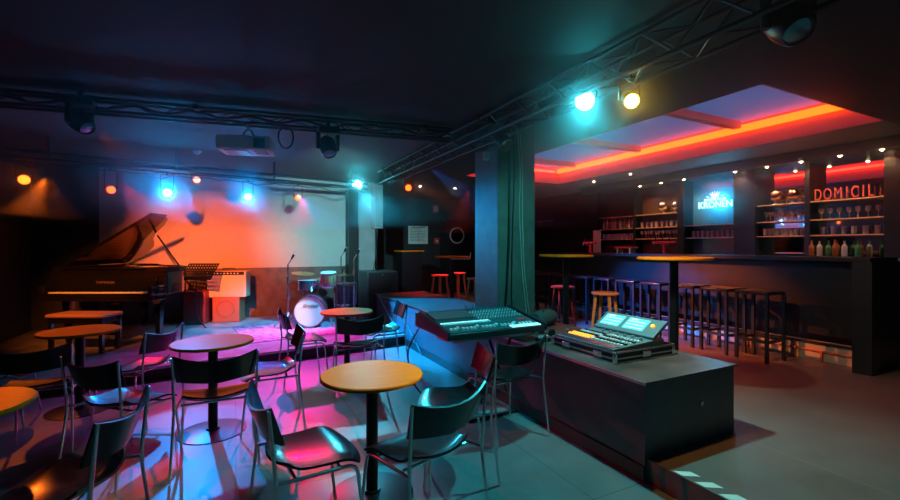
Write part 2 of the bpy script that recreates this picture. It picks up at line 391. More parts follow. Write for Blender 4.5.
def high_table(label, x, y, h=1.36, r=.31, z0=STAGE, group='tall round tables'):
    t = thing('high_table', label, 'table', (x, y, z0), 0, group); h -= z0
    obj('tabletop', lathe(B(), [(0, h - .026), (r - .01, h - .026), (r, h - .02), (r, h - .006), (r - .006, h), (0, h)], 64), M['tablew'], t)
    obj('pole', cyl(B(), (0, 0, .01), (0, 0, h - .02), .036, n=24), M['blackm'], t)
    obj('base', lathe(B(), [(0, 0), (.22, 0), (.22, .008), (.05, .02), (0, .03)], 48), M['blackm'], t)
    return t
HT2 = atD(674, 3.87); HT1 = atD(566, 5.05); HT3 = atD(452, 7.6)
high_table('tall yellow-topped round table behind the lighting console on the bench', *HT2)
high_table('tall yellow-topped round table just right of the pillar', *HT1)
high_table('tall round table in the back room beside the round window door', *HT3, h=1.29)
# bent pale handle clamped under the back-room table
# ================================================================== CHAIRS
def make_chair():
    t = thing('stacking_chair', '', 'chair', (0, 0, 0), 0, 'black stacking chairs with chrome legs')
    def seat(u, v):
        x = (u - .5) * 2; y = -.20 + .42 * v
        wv = .225 - .03 * (1 - v); zz = .447 + .022 * x * x - .035 * max(0, (v - .70) / .30) ** 2 + .03 * max(0, (.22 - v) / .22) ** 2 - .010 * math.sin(PI * v)
        y2 = y - .05 * (x * x) * (v * 2 - 1)
        return Vector((x * wv, y2, zz))
    obj('seat', sheet(B(), seat, 14, 14, .011), M['chair'], t)
    def back(u, v):
        x = (u - .5) * 2; wv = .238 - .016 * (1 - v)
        top = .728 + .045 * abs(x) ** 2; bot = .578 + .022 * abs(x)
        z = bot + (top - bot) * v
        y = -.225 + .052 * x * x - .055 * v
        return Vector((x * wv, y, z))
    obj('backrest', sheet(B(), back, 18, 8, .011), M['chair'], t)
    for s in (-1, 1):
        obj('rear_leg', tube(B(), [(s * .250, -.255, .008), (s * .232, -.205, .44), (s * .240, -.236, .765)], .0082, 10, .06), M['chrome'], t)
        obj('front_leg', tube(B(), [(s * .235, .205, .008), (s * .212, .160, .425), (s * .225, -.205, .437)], .0082, 10, .05), M['chrome'], t)
    obj('crossbar', tube(B(), [(-.205, .08, .428), (.205, .08, .428)], .008, 8), M['chrome'], t)
    obj('crossbar', tube(B(), [(-.205, -.12, .430), (.205, -.12, .430)], .008, 8), M['chrome'], t)
    return t
def face(dx, dy): return math.atan2(-dx, dy)
chairs = [
    ((.84, 2.02), (-.30, 1), 'nearest black chair, seen from behind, teal rim on its back, tucked at the nearest table'),
    ((.33, 2.21), (1, .12), 'black chair with its side to us, left of the nearest table, facing right'),
    ((-.11, 3.36), (0, 1), 'black chair with its back squarely to us in front of the middle round table'),
    ((.25, 3.80), (-1, .05), 'black chair with red-lit seat right of the middle table, facing left'),
    ((-.64, 3.50), (.75, .8), 'black chair with red and blue gleams on its seat, left of the middle table'),
    ((-.66, 2.36), (-1, .2), 'black chair in the bottom left corner facing the cut-off orange table'),
    ((-.74, 4.42), (-1, .5), 'black chair with blue-lit seat between piano bench and middle table'),
    ((-1.27, 4.18), (.05, 1), 'dark chair with its back to us before the orange table by the piano'),
    ((-1.72, 4.75), (1, .1), 'dark chair at the left picture edge, left of the orange table by the piano'),
    ((1.13, 4.42), (.1, 1), 'black chair with its back to us in front of the table by the drums'),
    ((.68, 4.92), (1, .05), 'black chair left of the table by the drums, facing right below the kick drum'),
    ((1.60, 5.02), (-1, .1), 'black chair right of the table by the drums, close to the bench side'),
    ((1.88, 2.84), (-.08, 1), 'black chair pushed up to the big mixing desk beside the bench'),
    ((1.27, 2.52), (-.93, .3), 'black chair right of the nearest table, its side turned to us'),
]
proto = make_chair()
for i, ((x, y), (dx, dy), lab) in enumerate(chairs):
    place(proto, i > 0, (x, y, 0), face(dx, dy), lab)

# ================================================================== STOOLS
M['darkw2'] = mat('dark_red_wood', (.10, .02, .015), .4)
def wooden_stool(label, x, y, h=.76, group='round wooden bar stools', rz=.4, wm='stoolw'):
    t = thing('wooden_stool', label, 'stool', (x, y, STAGE), rz, group)
    obj('seat', lathe(B(), [(0, h - .03), (.15, h - .03), (.165, h - .022), (.165, h - .006), (.155, h), (0, h - .004)], 40), M[wm], t)
    for k in range(4):
        a = PI / 4 + k * PI / 2; c, s = math.cos(a), math.sin(a)
        obj('leg', cyl(B(), (.20 * c, .20 * s, 0), (.115 * c, .115 * s, h - .03), .016, .02, 12), M[wm], t)
    r = .175; zz = .24
    for k in range(4):
        a = PI / 4 + k * PI / 2; a2 = a + PI / 2; zk = zz + (k % 2) * .06; rr = .2 - .085 * zk / h
        obj('rung', cyl(B(), (rr * math.cos(a), rr * math.sin(a), zk), (rr * math.cos(a2), rr * math.sin(a2), zk), .010, n=10), M[wm], t)
    return t
wooden_stool('honey-coloured wooden stool standing behind the lighting console', *atD(605, 5.25), .755)
wooden_stool('red-lit wooden stool left of the tall back-room table pole', *atD(440, 8.0), .79)
wooden_stool('red-lit wooden stool half hidden by the pillar in the back room', *atD(476, 7.2), .79)
wooden_stool('wooden stool behind the pole of the back-room table', *atD(458, 8.7), .79)
wooden_stool('dark wooden stool with reddish seat beneath the tall table beside the pillar', *atD(563, 6.0), .76, wm='darkw2')

def bar_stool():
    t = thing('bar_stool', '', 'stool', (0, 0, 0), 0, 'black square-legged bar stools along the counter'); h = .80; w2 = .165
    obj('seat', box(B(), (0, 0, h - .02), (.36, .36, .04)), M['barblack'], t, .012)
    for sx in (-1, 1):
        for sy in (-1, 1):
            obj('leg', bx(B(), sx * w2 - .016, sx * w2 + .016, sy * w2 - .016, sy * w2 + .016, 0, h - .04), M['barblack'], t)
    for s in (-1, 1):
        obj('footrest', bx(B(), s * w2 - .01, s * w2 + .01, -w2, w2, .22, .25), M['barblack'], t)
        obj('footrest', bx(B(), -w2, w2, s * w2 - .01, s * w2 + .01, .22, .25), M['barblack'], t)
    return t
p2 = bar_stool()
ys = [2.88, 3.31, 3.76, 4.22, 4.68, 5.14, 5.62, 6.12, 6.62, 7.12]
ordn = ['nearest', 'second', 'third', 'fourth', 'fifth', 'sixth', 'seventh', 'eighth', 'ninth', 'farthest']
for i, y in enumerate(ys):
    place(p2, i > 0, (5.48, y, STAGE), R(random.uniform(-5, 5)), 'black square-legged bar stool at the counter, %s from the white kickboard end' % ordn[i])

# ================================================================== BAR
t = thing('bar_counter', 'long black bar counter with a white kickboard and a thick end post', 'bar counter', (0, 0, 0))
obj('countertop', bx(B(), 5.76, 6.42, 2.0, 8.2, 1.295, 1.34), M['barblack'], t, .004)
obj('front_panel', bx(B(), 6.02, 6.08, 2.12, 8.2, .44, 1.295), M['barblack'], t)
kb = obj('kickboard', bx(B(), 6.0, 6.06, 2.12, 8.2, STAGE, .36), M['kick'], t)
obj('pipe', tube(B(), [(5.985, 2.14, .255), (5.985, 8.1, .255)], .010), M['orangebox'], t)
obj('rail', bx(B(), 5.975, 6.0, 2.14, 8.2, .335, .36), M['black'], t)
for y in (2.5, 3.3, 4.3, 5.4, 6.6):
    obj('pipe_bracket', bx(B(), 5.975, 6.0, y - .012, y + .012, STAGE, .26), M['orangebox'], t)
obj('end_post', bx(B(), 5.74, 5.92, 1.98, 2.14, STAGE, 1.296), M['barblack'], t, .004)
obj('end_panel', bx(B(), 5.92, 7.0, 2.02, 2.10, STAGE, 1.296), M['barblack'], t)

# back bar
t = thing('back_bar', 'tall dark back bar shelving wall with mirrors, five bays of shelves', 'shelving', (0, 0, 0))
M['acryl'] = mat('blue_acrylic_panel', (.07, .20, .27), .22, coat=.5)
BAYS = [(7.2, 6.24), (6.2, 5.22), (5.10, 4.22), (3.90, 3.26), (3.20, 2.40)]
obj('base_cabinet', bx(B(), 7.05, 7.58, 2.1, 7.4, STAGE, 1.28), M['barblack'], t)
obj('work_surface', bx(B(), 7.02, 7.58, 2.1, 7.4, 1.28, 1.31), M['alu'], t)
for (ya, yb) in ((7.4, 7.2), (6.24, 6.20), (5.22, 5.10), (4.22, 3.90), (3.26, 3.20), (2.40, 2.1)):
    obj('upright', bx(B(), 7.28 if abs(ya - yb) > .1 else 7.32, 7.58, yb, ya, 1.31, 2.66), M['barblack'], t)
for i, (ya, yb) in enumerate(BAYS):
    obj('back_mirror' if i >= 2 else 'back_panel', bx(B(), 7.56, 7.59, yb, ya, 1.31, 2.66), M['mirror'] if i > 2 else M['panel'] if i < 2 else M['acryl'], t)
    for z in (1.62, 1.84, 2.10):
        if i == 2 and z > 2: continue
        sm = M['shelf'] if (i < 2 or z > 2) else M['glass'] if i == 2 else M['shelf']
        obj('shelf', bx(B(), 7.34, 7.56, yb, ya, z - .016, z), M['shelf'] if i != 2 else M['alu'], t)
EXTRA = t

# glassware prototypes
def proto_glass(kind):
    if kind == 0:   # wine glass
        pr = [(0, 0), (.032, 0), (.030, .003), (.005, .008), (.004, .075), (.022, .088), (.033, .115), (.030, .155), (.029, .155), (.031, .115), (.020, .091), (0, .086)]
        return 'wine_glass', lathe(B(), pr, 12), M['glass'], 'glass'
    if kind == 1:
        pr = [(0, 0), (.028, 0), (.034, .115), (.032, .115), (.026, .008), (0, .008)]
        return 'tumbler', lathe(B(), pr, 12), M['glass'], 'glass'
    if kind == 2:
        pr = [(0, 0), (.034, 0), (.035, .13), (.030, .155), (.012, .18), (.011, .225), (.013, .226), (.013, .238), (0, .238)]
        return 'bottle', lathe(B(), pr, 12), M['amberg'], 'bottle'
    if kind == 3:
        pr = [(0, 0), (.032, 0), (.032, .14), (.026, .16), (.012, .175), (.011, .21), (.013, .21), (.013, .222), (0, .222)]
        return 'bottle', lathe(B(), pr, 12), M['glass'], 'bottle'
    pr = [(0, 0), (.033, 0), (.034, .12), (.028, .15), (.012, .17), (.011, .218), (.013, .218), (.013, .23), (0, .23)]
    return 'bottle', lathe(B(), pr, 12), M['greeng'], 'bottle'
PG = {}
def shelf_item(kind, x, y, z, label, group):
    n, cat = None, None
    if kind not in PG:
        n, bm, m, cat = proto_glass(kind); o = obj(n, bm, m); PG[kind] = (o, cat)
    else:
        o0, cat = PG[kind]; o = o0.copy(); C.objects.link(o)
    o.location = (x, y, z); tag(o, label, cat, group); return o
names = ['far left', 'second from left', 'cyan sign', 'copper globes', 'red letters']
levels = {1.62: 'lowest', 1.84: 'middle', 2.10: 'top'}
plan = [  # bay, z, kinds, count
    (0, 1.84, (3, 3, 2), 11), (0, 1.62, (1,), 12), (1, 1.84, (1,), 8), (1, 1.62, (0,), 11), (2, 1.62, (1,), 9),
    (3, 1.84, (0,), 9), (3, 1.62, (1,), 9), (4, 1.84, (0,), 7), (4, 1.62, (1,), 6)]
bayn = ['far left bay of the back bar', 'bay left of the glowing sign', 'bay below the glowing sign', 'bay of the copper globes', 'bay of the red letters']
kn = {0: 'clear stemmed glass', 1: 'clear tumbler glass', 2: 'brown glass bottle', 3: 'clear glass bottle', 4: 'green glass bottle'}
for b, z, ks, n in plan:
    ya, yb = BAYS[b]
    for k in range(n):
        kd = ks[k % len(ks)]
        y = ya - .05 - (ya - yb - .1) * (k + .5) / n
        shelf_item(kd, 7.43 + random.uniform(-.02, .02), y, z, '%s on the %s shelf, %s' % (kn[kd], levels[z], bayn[b]), '%ss on the %s shelf %s' % (kn[kd], levels[z], bayn[b]))
for k, (kd, y) in enumerate([(2, 3.12), (3, 3.03), (4, 2.93), (2, 2.86), (3, 2.76), (4, 2.62)]):
    ll = ['at the left end', 'second from the left', 'third from the left', 'fourth from the left', 'fifth from the left', 'at the right end'][k]
    shelf_item(kd, 7.2, y, 1.31, '%s on the work surface below the red letters, %s' % (kn[kd], ll), 'bottles on the back work surface')

# globe glasses
def globe(label, y, z, r, m):
    t = thing('globe_glass', label, 'lamp', (7.43, y, z), 0, 'globe glasses on the back bar')
    obj('globe', lathe(B(), [(0, .06)] + [(r * math.sin(PI * k / 14), .06 + r - r * math.cos(PI * k / 14)) for k in range(1, 14)] + [(0, .06 + 2 * r)], 24), m, t)
    obj('stem', lathe(B(), [(0, 0), (.05, 0), (.045, .012), (.018, .03), (.02, .064), (0, .064)], 16), M['chrome'], t)
globe('shiny chrome globe glass on the top shelf left of the glowing sign', 5.62, 2.10, .09, M['chrome'])
globe('shiny chrome globe glass against the upright nearest the glowing sign', 5.36, 2.10, .075, M['chrome'])
globe('left copper globe glass on the top shelf right of the glowing sign', 3.68, 2.10, .085, M['copper'])
globe('right copper globe glass on the top shelf right of the glowing sign', 3.45, 2.10, .085, M['copper'])

# glowing sign
t = thing('neon_sign', 'glowing cyan sign with an orange crown hanging in the back bar', 'sign', (7.40, 4.60, 2.235), 0)
RY = (PI / 2, 0, -PI / 2); t.scale = (.78, .78, .78)
for zz in (-.12, .045): obj('rail', bx(B(), .012, .022, -.36, .36, zz - .008, zz + .008), M['black'], t)
obj('hanger', bx(B(), .012, .16, -.30, -.28, -.008, .008), M['black'], t); obj('hanger', bx(B(), .012, .16, .28, .30, -.008, .008), M['black'], t)
textm('lettering', 'KRONEN', .20, M['neonc'], t, (0, 0, -.07), RY, .008, 0, .92)
textm('lettering', 'DORTMUNDER', .075, M['neonw'], t, (0, 0, .045), RY, .006, 0, .95)
cr = B()
for k in range(5):
    a = R(-44 + 22 * k); c, s = math.sin(a), math.cos(a)
    cyl(cr, (0, -c * .04, .10 + s * .02), (0, -c * .14, .10 + s * .105), .016, .008, 8)
lathe(cr, [(0, 0), (.075, 0), (.09, .05), (0, .05)], 20, (0, 0, .09), Matrix.Diagonal((.25, 1, 1)))
obj('crown', cr, M['neono'], t)
ct = B()
for k in range(5):
    a = R(-44 + 22 * k); c, s = math.sin(a), math.cos(a)
    lathe(ct, [(0, -.012), (.012, 0), (0, .012)], 8, (0, -c * .15, .10 + s * .115))
for s in (-1, 1): cyl(ct, (0, s * .14, .11), (0, s * .20, .125), .01, .006, 8)
obj('crown_tip', ct, M['neonw'], t)
l = bpy.data.lights.new('sign_halo', 'POINT'); l.energy = 22; l.color = (.0, .56, 1); l.shadow_soft_size = .1
lo = bpy.data.objects.new('sign_halo', l); C.objects.link(lo); lo.parent = t; lo.location = (.07, 0, .02)

# red letters
x0 = 3.185; M['dullred'] = mat('dull_red_paint', (.40, .06, .06), .5)
for i, ch in enumerate('DOMICIL'):
    wdt = {'I': .062, 'M': .128, 'L': .085}.get(ch, .108)
    tt = thing('display_letter', 'large red block letter %s on the top right shelf of the back bar' % ({0: 'D', 1: 'O', 2: 'M', 3: 'I (first)', 4: 'C', 5: 'I (last)', 6: 'L'}[i]), 'letter', (7.40, x0 - wdt / 2, 2.10), 0, 'red display letters')
    textm('letter_body', ch, .225, M['dullred'], tt, (0, 0, .082), RY, .007, 0, .55)
    x0 -= wdt

# beer taps on the counter
def tap(label, px, D, w_, m, menu=False):
    x, y = atD(px, D); t = thing('beer_tap', label, 'beer tap', (x, y, 1.34), R(-90), 'beer tap towers on the counter')
    obj('column', cyl(B(), (0, 0, 0), (0, 0, .17), .022, n=16), M['redp'], t)
    obj('crossbar', box(B(), (0, 0, .185), (w_, .06, .045)), m, t, .01)
    for k in (-1, 0, 1):
        obj('spout', tube(B(), [(k * w_ * .3, -.03, .185), (k * w_ * .3, -.075, .18), (k * w_ * .3, -.08, .13)], .007, 8, .02), M['chrome'], t)
        obj('lever', cyl(B(), (k * w_ * .3, -.035, .205), (k * w_ * .3, -.045, .26), .006, .009, 8), M['black'], t)
tap('wide red beer tap tower on the counter behind the tall yellow table', 664, 7.0, .42, M['redp'])
tap('small red beer tap tower on the counter right of the pillar', 590, 7.75, .3, M['redp'])
x, y = atD(597, 8.1); t = thing('menu_holder', 'upright wooden menu box on the counter beside the small red tap', 'menu holder', (x, y, 1.34), R(-20))
obj('board', bx(B(), -.07, .07, -.02, .02, 0, .42), M['shelf'], t, .004)
obj('base', bx(B(), -.08, .08, -.05, .05, 0, .015), M['darkw'], t)
x, y = atD(626, 7.4); t = thing('drip_tray', 'flat red and blue tray rack on the counter between the two taps', 'tray', (x, y, 1.34), R(-90))
obj('tray', box(B(), (0, 0, .10), (.34, .2, .03)), M['redp'], t, .005)
for s in (-1, 1):
    obj('foot', bx(B(), s * .13 - .012, s * .13 + .012, -.06, .06, 0, .086), M['chrome'], t)

# downlights
def downlight(x, y, z, label, power, col=(1, .62, .3), group='small ceiling downlights'):
    t = thing('downlight', label, 'downlight', (x, y, z), 0, group)
    obj('trim_ring', lathe(B(), [(.028, -.004), (.045, -.004), (.045, 0), (.028, 0), (.028, -.004)], 20), M['alu'], t)
    obj('bulb', lathe(B(), [(0, -.022), (.014, -.018), (.02, -.008), (.022, -.001), (0, -.001)], 16), lens('bulb_warm', (1, .68, .36), 18) if 'bw' not in M else M['bw'], t)
    if power: spot('beam', (0, 0, -.03), (.22 if z < 2.7 else 0, 0, -.75), col, power, 110, .9, .03, t)
M['bw'] = lens('warm_bulb', (1, .68, .36), 18)
dl = [(640, 'above the far left bay of the back bar'), (661, 'above the chrome globes, left one'), (684, 'beside the left upright of the glowing sign bay'), (735, 'above the right of the glowing sign'),
      (767, 'above the wide upright right of the sign'), (801, 'above the copper globes'), (840, 'above the D of the red letters'), (882, 'above the last of the red letters')]
for px, lb in dl:
    u = (px - 450) / FPX; yy = 7.16 * (math.cos(YAW) - u * math.sin(YAW)) / (math.sin(YAW) + u * math.cos(YAW))
    downlight(7.16, yy, 2.66, 'small warm downlight ' + lb, 26, (1, .48, .20))
M['bw2'] = M['bw']; M['bw'] = lens('neutral_bulb', (1, .85, .66), 22)
for px, py, lb in ((420, 186, 'left'), (455, 188, 'right')):
    x, y = at(px, 2 * HOR - py, 2 * EYE - 2.8)
    downlight(x, y, 2.8, 'small bright downlight in the back room ceiling, %s one of the two' % lb, 26, (1, .75, .5))
for k, (x, y) in enumerate(((6.6, 6.6), (6.5, 5.6))):
    M['bw'] = M['bw2']
    downlight(x, y, 2.8, ['small warm downlight in the blue ceiling strip nearest the pillar', 'small warm downlight in the blue ceiling strip left of the sign'][k], 0)

# ================================================================== BACK ROOM
# door with round window
xd, yd = atD(456, 11 / (FW.y + 6 / 430 * RT.y))
dd = B(); bx(dd, xd - .5, xd + .5, YB - .05, YB, STAGE, 2.25)
dr = struct('door_1', dd, M['barblack'], label='black door with a round porthole window')
pr = [(.20, -.03), (.235, -.03), (.235, .02), (.20, .02), (.20, -.03)]
obj('porthole_frame', lathe(B(), pr, 36, (xd, YB - .05, 1.78), Matrix.Rotation(R(90), 3, 'X')), M['white'], dr)
obj('porthole_glass', lathe(B(), [(0, 0), (.2, 0), (.2, .008), (0, .008)], 36, (xd, YB - .055, 1.78), Matrix.Rotation(R(90), 3, 'X')), M['gloss'], dr)
obj('door_closer', bx(B(), xd - .42, xd + .42, YB - .10, YB - .05, 2.27, 2.36), M['black'], dr)
obj('door_handle', tube(B(), [(xd - .4, YB - .05, 1.2), (xd - .4, YB - .1, 1.2), (xd - .28, YB - .1, 1.2)], .01, 8, .02), M['chrome'], dr)
def wall_pt(px, py):
    D = YB / (FW.y + (px - 450) / FPX * RT.y); x, y = atD(px, D); return x, EYE + (HOR - py) / FPX * D
x, z = wall_pt(418, 235)
t = thing('notice_poster', 'pale printed notice poster on the dark back room wall', 'poster', (x, YB - .012, z))
obj('sheet', bx(B(), -.29, .29, -.004, .004, -.245, .245), M['paper'], t)
lb = B()
for k in range(9): bx(lb, -.24, .24 - random.random() * .15, -.006, -.004, .17 - k * .042, .182 - k * .042)
bx(lb, -.2, .2, -.006, -.004, .2, .222); bx(lb, -.005, .005, -.006, -.004, -.2, .15)
obj('printed_lines', lb, M['ink'], t)
x, z = wall_pt(435.5, 209)
t = thing('safety_sign', 'small red square safety sign with white symbol high on the back wall', 'sign', (x, YB - .01, z))
obj('plate', bx(B(), -.09, .09, -.004, .004, -.11, .11), M['redp'], t)
sg = B(); bx(sg, -.045, .045, -.006, -.004, -.06, .05); sg2 = obj('symbol', sg, M['paper'], t)
obj('symbol_centre', lathe(B(), [(0, 0), (.025, 0), (.025, .002), (0, .002)], 16, (0, -.0062, -.005), Matrix.Rotation(R(90), 3, 'X')), M['redp'], t)
x, z = wall_pt(436, 241)
t = thing('fire_alarm_button', 'small red fire alarm box on the back wall below the safety sign', 'alarm', (x, YB - .03, z))
obj('housing', bx(B(), -.075, .075, -.03, .03, -.085, .085), M['redp'], t, .008)
obj('button', lathe(B(), [(0, 0), (.03, 0), (.03, .006), (0, .006)], 16, (0, -.03, 0), Matrix.Rotation(R(90), 3, 'X')), M['white'], t)
x, y = atD(409, 9.6)
t = thing('side_cabinet', 'black cabinet with a thin orange wooden top against the dark wall', 'cabinet', (x, y, STAGE), 0)
obj('body', bx(B(), -.24, .24, -.2, .2, 0, 1.2), M['black'], t)
obj('top', bx(B(), -.27, .27, -.23, .23, 1.2, 1.225), M['tablew'], t, .004)
obj('door_panel', bx(B(), -.22, .22, -.21, -.2, .05, 1.15), M['barblack'], t)
x, y = HT3
t = thing('bent_strap', 'pale bent strip clipped to the edge of the back room high table', 'strap', (x, y, 1.29))
obj('strip', tube(B(), [(-.1, -.16, -.045), (.24, -.16, -.05), (.275, -.16, -.045), (.285, -.16, .06)], .009, 6, .02), M['white'], t)
# small items right of the pillar
x, y = atD(548, 10.0)
t = thing('wall_shelf', 'small pale shelf on the dark wall just right of the pillar', 'shelf', (7.52, 9.3, 2.15), R(90))
obj('board', bx(B(), -.3, .3, -.07, .07, -.015, .015), M['shelf'], t)
obj('bracket', bx(B(), -.2, -.18, -.07, .06, -.10, -.015), M['black'], t)
obj('bracket', bx(B(), .18, .2, -.07, .06, -.10, -.015), M['black'], t)

# ================================================================== STAGE THINGS
# ---- grand piano
px_, py_ = atD(96, 5.6)
t = thing('grand_piano', 'black grand piano with raised lid standing on the stage', 'piano', (px_, py_, STAGE), -YAW)
out = [(-.75, .22), (-.75, 1.50), (-.60, 1.58), (-.36, 1.58), (-.20, 1.50), (-.08, 1.34), (.05, 1.18), (.28, 1.02), (.52, .92), (.68, .80), (.75, .62), (.75, .22)]
body = B(); prism(body, out, .66, .97)
obj('body', body, M['gloss'], t, .006)
obj('plate', prism(B(), [(x * .93, .26 + (y - .22) * .95) for x, y in out], .971, .975), M['gold'], t)
stg = B()
for k in range(26):
    x = -.66 + k * .05; L = 1.5 - max(0, (x + .35)) * .75
    bx(stg, x, x + .003, .5, max(.8, L), .982, .984)
obj('strings', stg, M['brass'], t)
rim = B(); n = len(out)
for k in range(n):
    a, b2 = Vector((*out[k], 0)), Vector((*out[(k + 1) % n], 0)); dv = (b2 - a); c = (a + b2) / 2; ang = math.atan2(dv.y, dv.x)
    box(rim, (c.x, c.y, 1.0), (dv.length + .012, .022, .062), Matrix.Rotation(ang, 3, 'Z'))
obj('rim', rim, M['gloss'], t)
obj('key_bed', bx(B(), -.75, .75, -.02, .24, .60, .665), M['gloss'], t, .006)
for s in (-1, 1): obj('cheek', bx(B(), s * .75 - (0 if s < 0 else .08), s * .75 + (.08 if s < 0 else 0), -.02, .24, .665, .80), M['gloss'], t, .02)
obj('key_slip', bx(B(), -.67, .67, -.025, -.012, .655, .70), M['gloss'], t, .004)
obj('keys', bx(B(), -.62, .62, -.008, .14, .69, .715), M['ivory'], t, .003)
bk = B()
for k in range(52):
    if k % 7 in (0, 1, 3, 4, 5): bx(bk, -.612 + k * .0238 + .015, -.612 + k * .0238 + .027, .05, .14, .715, .727)
obj('black_keys', bk, M['gloss'], t)
obj('fallboard', box(B(), (0, .17, .82), (1.34, .02, .20), Matrix.Rotation(R(-14), 3, 'X')), M['gloss'], t, .004)
textm('lettering', 'YAMAHA', .05, M['gold'], t, (0, .148, .83), (R(76), 0, 0), .001, 0, 1.25)
obj('music_desk', box(B(), (-.05, .42, 1.02), (1.1, .5, .018)), M['gloss'], t, .004)
# lid, hinged on the bass side
lid = B()
a = R(30.5); lo_ = [(x + .75, y) for x, y in out]
lo_ = [(0, .40), (0, 1.50), (.15, 1.59), (.39, 1.59), (.55, 1.50), (.67, 1.36), (.78, 1.20), (.95, 1.04), (1.18, .94), (1.34, .82), (1.40, .68), (1.40, .40)]
prism(lid, lo_, 0, .022)
lo2 = obj('lid', lid, M['gloss'], t, .005); lo2.location = (-.75, 0, 1.035); lo2.rotation_euler = (0, -a, 0)
fl = obj('lid_front_flap', prism(B(), [(0, .40), (1.40, .40), (1.40, .74), (0, .74)], .024, .045), M['gloss'], t, .005); fl.location = (-.75, 0, 1.035); fl.rotation_euler = (0, -a, 0)
obj('lid_prop', cyl(B(), (.56, .86, 1.0), (.02, 1.15, 1.03 + .77 * math.tan(a)), .012, n=10), M['gloss'], t)
for (lx, ly) in ((-.62, .30), (.62, .30), (-.42, 1.48)):
    lg = obj('leg', lathe(B(), [(0, .07), (.04, .07), (.05, .3), (.075, .62), (.075, .66), (0, .66)], 4, (lx, ly, 0), Matrix.Rotation(PI / 4, 3, 'Z')), M['gloss'], t)
    obj('caster', lathe(B(), [(0, -.02), (.035, -.02), (.035, .02), (0, .02)], 16, (lx, ly, .036), Matrix.Rotation(R(90), 3, 'Y')), M['brass'], lg)
obj('pedal_lyre', bx(B(), -.09, .09, .28, .33, .10, .62), M['gloss'], t, .01)
for k in (-1, 0, 1): obj('pedal', bx(B(), k * .06 - .012, k * .06 + .012, .18, .30, .07, .085), M['brass'], t)
# light line is the reflection on the key slip
# ---- piano bench
x, y = at(85, 313, .62)
t = thing('piano_bench', 'piano bench with tan padded seat in front of the grand piano', 'bench', (x, y, STAGE), -YAW)
obj('cushion', box(B(), (0, 0, .455), (.72, .34, .05)), mat('tan_leather', (.42, .20, .10), .45, bump=.2, scale=30), t, .02)
obj('apron', box(B(), (0, 0, .40), (.68, .30, .07)), M['gloss'], t, .005)
for sx in (-1, 1):
    for sy in (-1, 1): obj('leg', bx(B(), sx * .31 - .022, sx * .31 + .022, sy * .125 - .022, sy * .125 + .022, 0, .37), M['gloss'], t, .004)

# ---- music stands
def music_stand(label, x, y, rz, tilt=28, h=1.12, dark=False):
    t = thing('music_stand', label, 'music stand', (x, y, STAGE), rz)
    W, Hh = .50, .34; rot = Matrix.Rotation(R(-tilt), 3, 'X')
    # perforated desk: bars between holes as one mesh
    dk = B(); nx, ny = 11, 6
    for i in range(nx + 1):
        xx = -W / 2 + W * i / nx; box(dk, rot @ Vector((xx, 0, Hh / 2)) + Vector((0, 0, h - .12)), (.024, .004, Hh), rot)
    for j in range(ny + 1):
        zz = Hh * j / ny; box(dk, rot @ Vector((0, 0, zz)) + Vector((0, 0, h - .12)), (W + .024, .0045, .030), rot)
    obj('desk', dk, M['blackm'], t)
    obj('lip', box(B(), rot @ Vector((0, -.025, -.005)) + Vector((0, 0, h - .12)), (W + .02, .05, .005), rot), M['blackm'], t)
    obj('pole', cyl(B(), (0, .03, .12), (0, .03, h), .010, n=12), M['blackm'], t)
    obj('collar', cyl(B(), (0, .03, .58), (0, .03, .64), .017, n=12), M['blackm'], t)
    for k in range(3):
        a = R(90 + 120 * k); obj('leg', tube(B(), [(0, .03, .16), (.28 * math.cos(a), .03 + .28 * math.sin(a), .01)], .008), M['blackm'], t)
x, y = at(195, 327, STAGE)
music_stand('black perforated music stand in front of the amplifier on the stage', x, y, R(-28), 46, .90)
# ---- guitar amp on its box
x, y = at(229, 322, STAGE)
t = thing('speaker_box', 'reddish brown speaker box standing on the stage under the amplifier', 'speaker', (x, y + .15, STAGE), -R(18))
obj('cabinet', bx(B(), -.22, .22, -.16, .16, 0, .43), M['orangebox'], t, .01)
obj('grille_ring', lathe(B(), [(.13, 0), (.15, 0), (.15, .006), (.13, .006), (.13, 0)], 32, (0, -.16, .23), Matrix.Rotation(R(90), 3, 'X')), M['drumw'], t)
t = thing('guitar_amplifier', 'cream guitar amplifier standing on top of the red-brown speaker box', 'amplifier', (x, y + .15, STAGE + .43), -R(18))
obj('cabinet', bx(B(), -.32, .32, -.13, .13, 0, .45), M['tolex'], t, .012)
obj('grille_cloth', bx(B(), -.28, .28, -.138, -.13, .04, .36), mat('grille_cloth', (.80, .58, .36), .85, bump=.5, scale=160), t)
obj('control_panel', bx(B(), -.29, .29, -.137, -.13, .385, .445), M['black'], t)
for k in range(9): obj('knob', cyl(B(), (-.25 + k * .055, -.137, .415), (-.25 + k * .055, -.155, .415), .012, n=12), M['keys'], t)
obj('handle', tube(B(), [(-.1, 0, .468), (-.1, 0, .495), (.1, 0, .495), (.1, 0, .468)], .010, 8, .02), M['black'], t)
# red equipment case left of amp
x, y = atD(197, 7.35)
t = thing('equipment_case', 'tall dark red case standing left of the amplifier', 'case', (x, y, STAGE), -R(15))
obj('shell', bx(B(), -.17, .17, -.14, .14, 0, .56), mat('dark_red_case', (.28, .02, .02), .5), t, .015)
obj('handle', tube(B(), [(-.06, 0, .558), (-.06, 0, .59), (.06, 0, .59), (.06, 0, .558)], .009, 8, .02), M['black'], t)
obj('latch', bx(B(), -.02, .02, -.148, -.14, .38, .44), M['chrome'], t)

# ---- rug
x, y = atD(310, 7.0)
rg = obj('stage_rug', box(B(), (0, 0, .004), (2.1, 1.5, .008)), M['carpet']); rg.location = (x, y, STAGE); rg.rotation_euler = (0, 0, R(8)); tag(rg, 'flat patterned rug under the drum kit', 'rug')

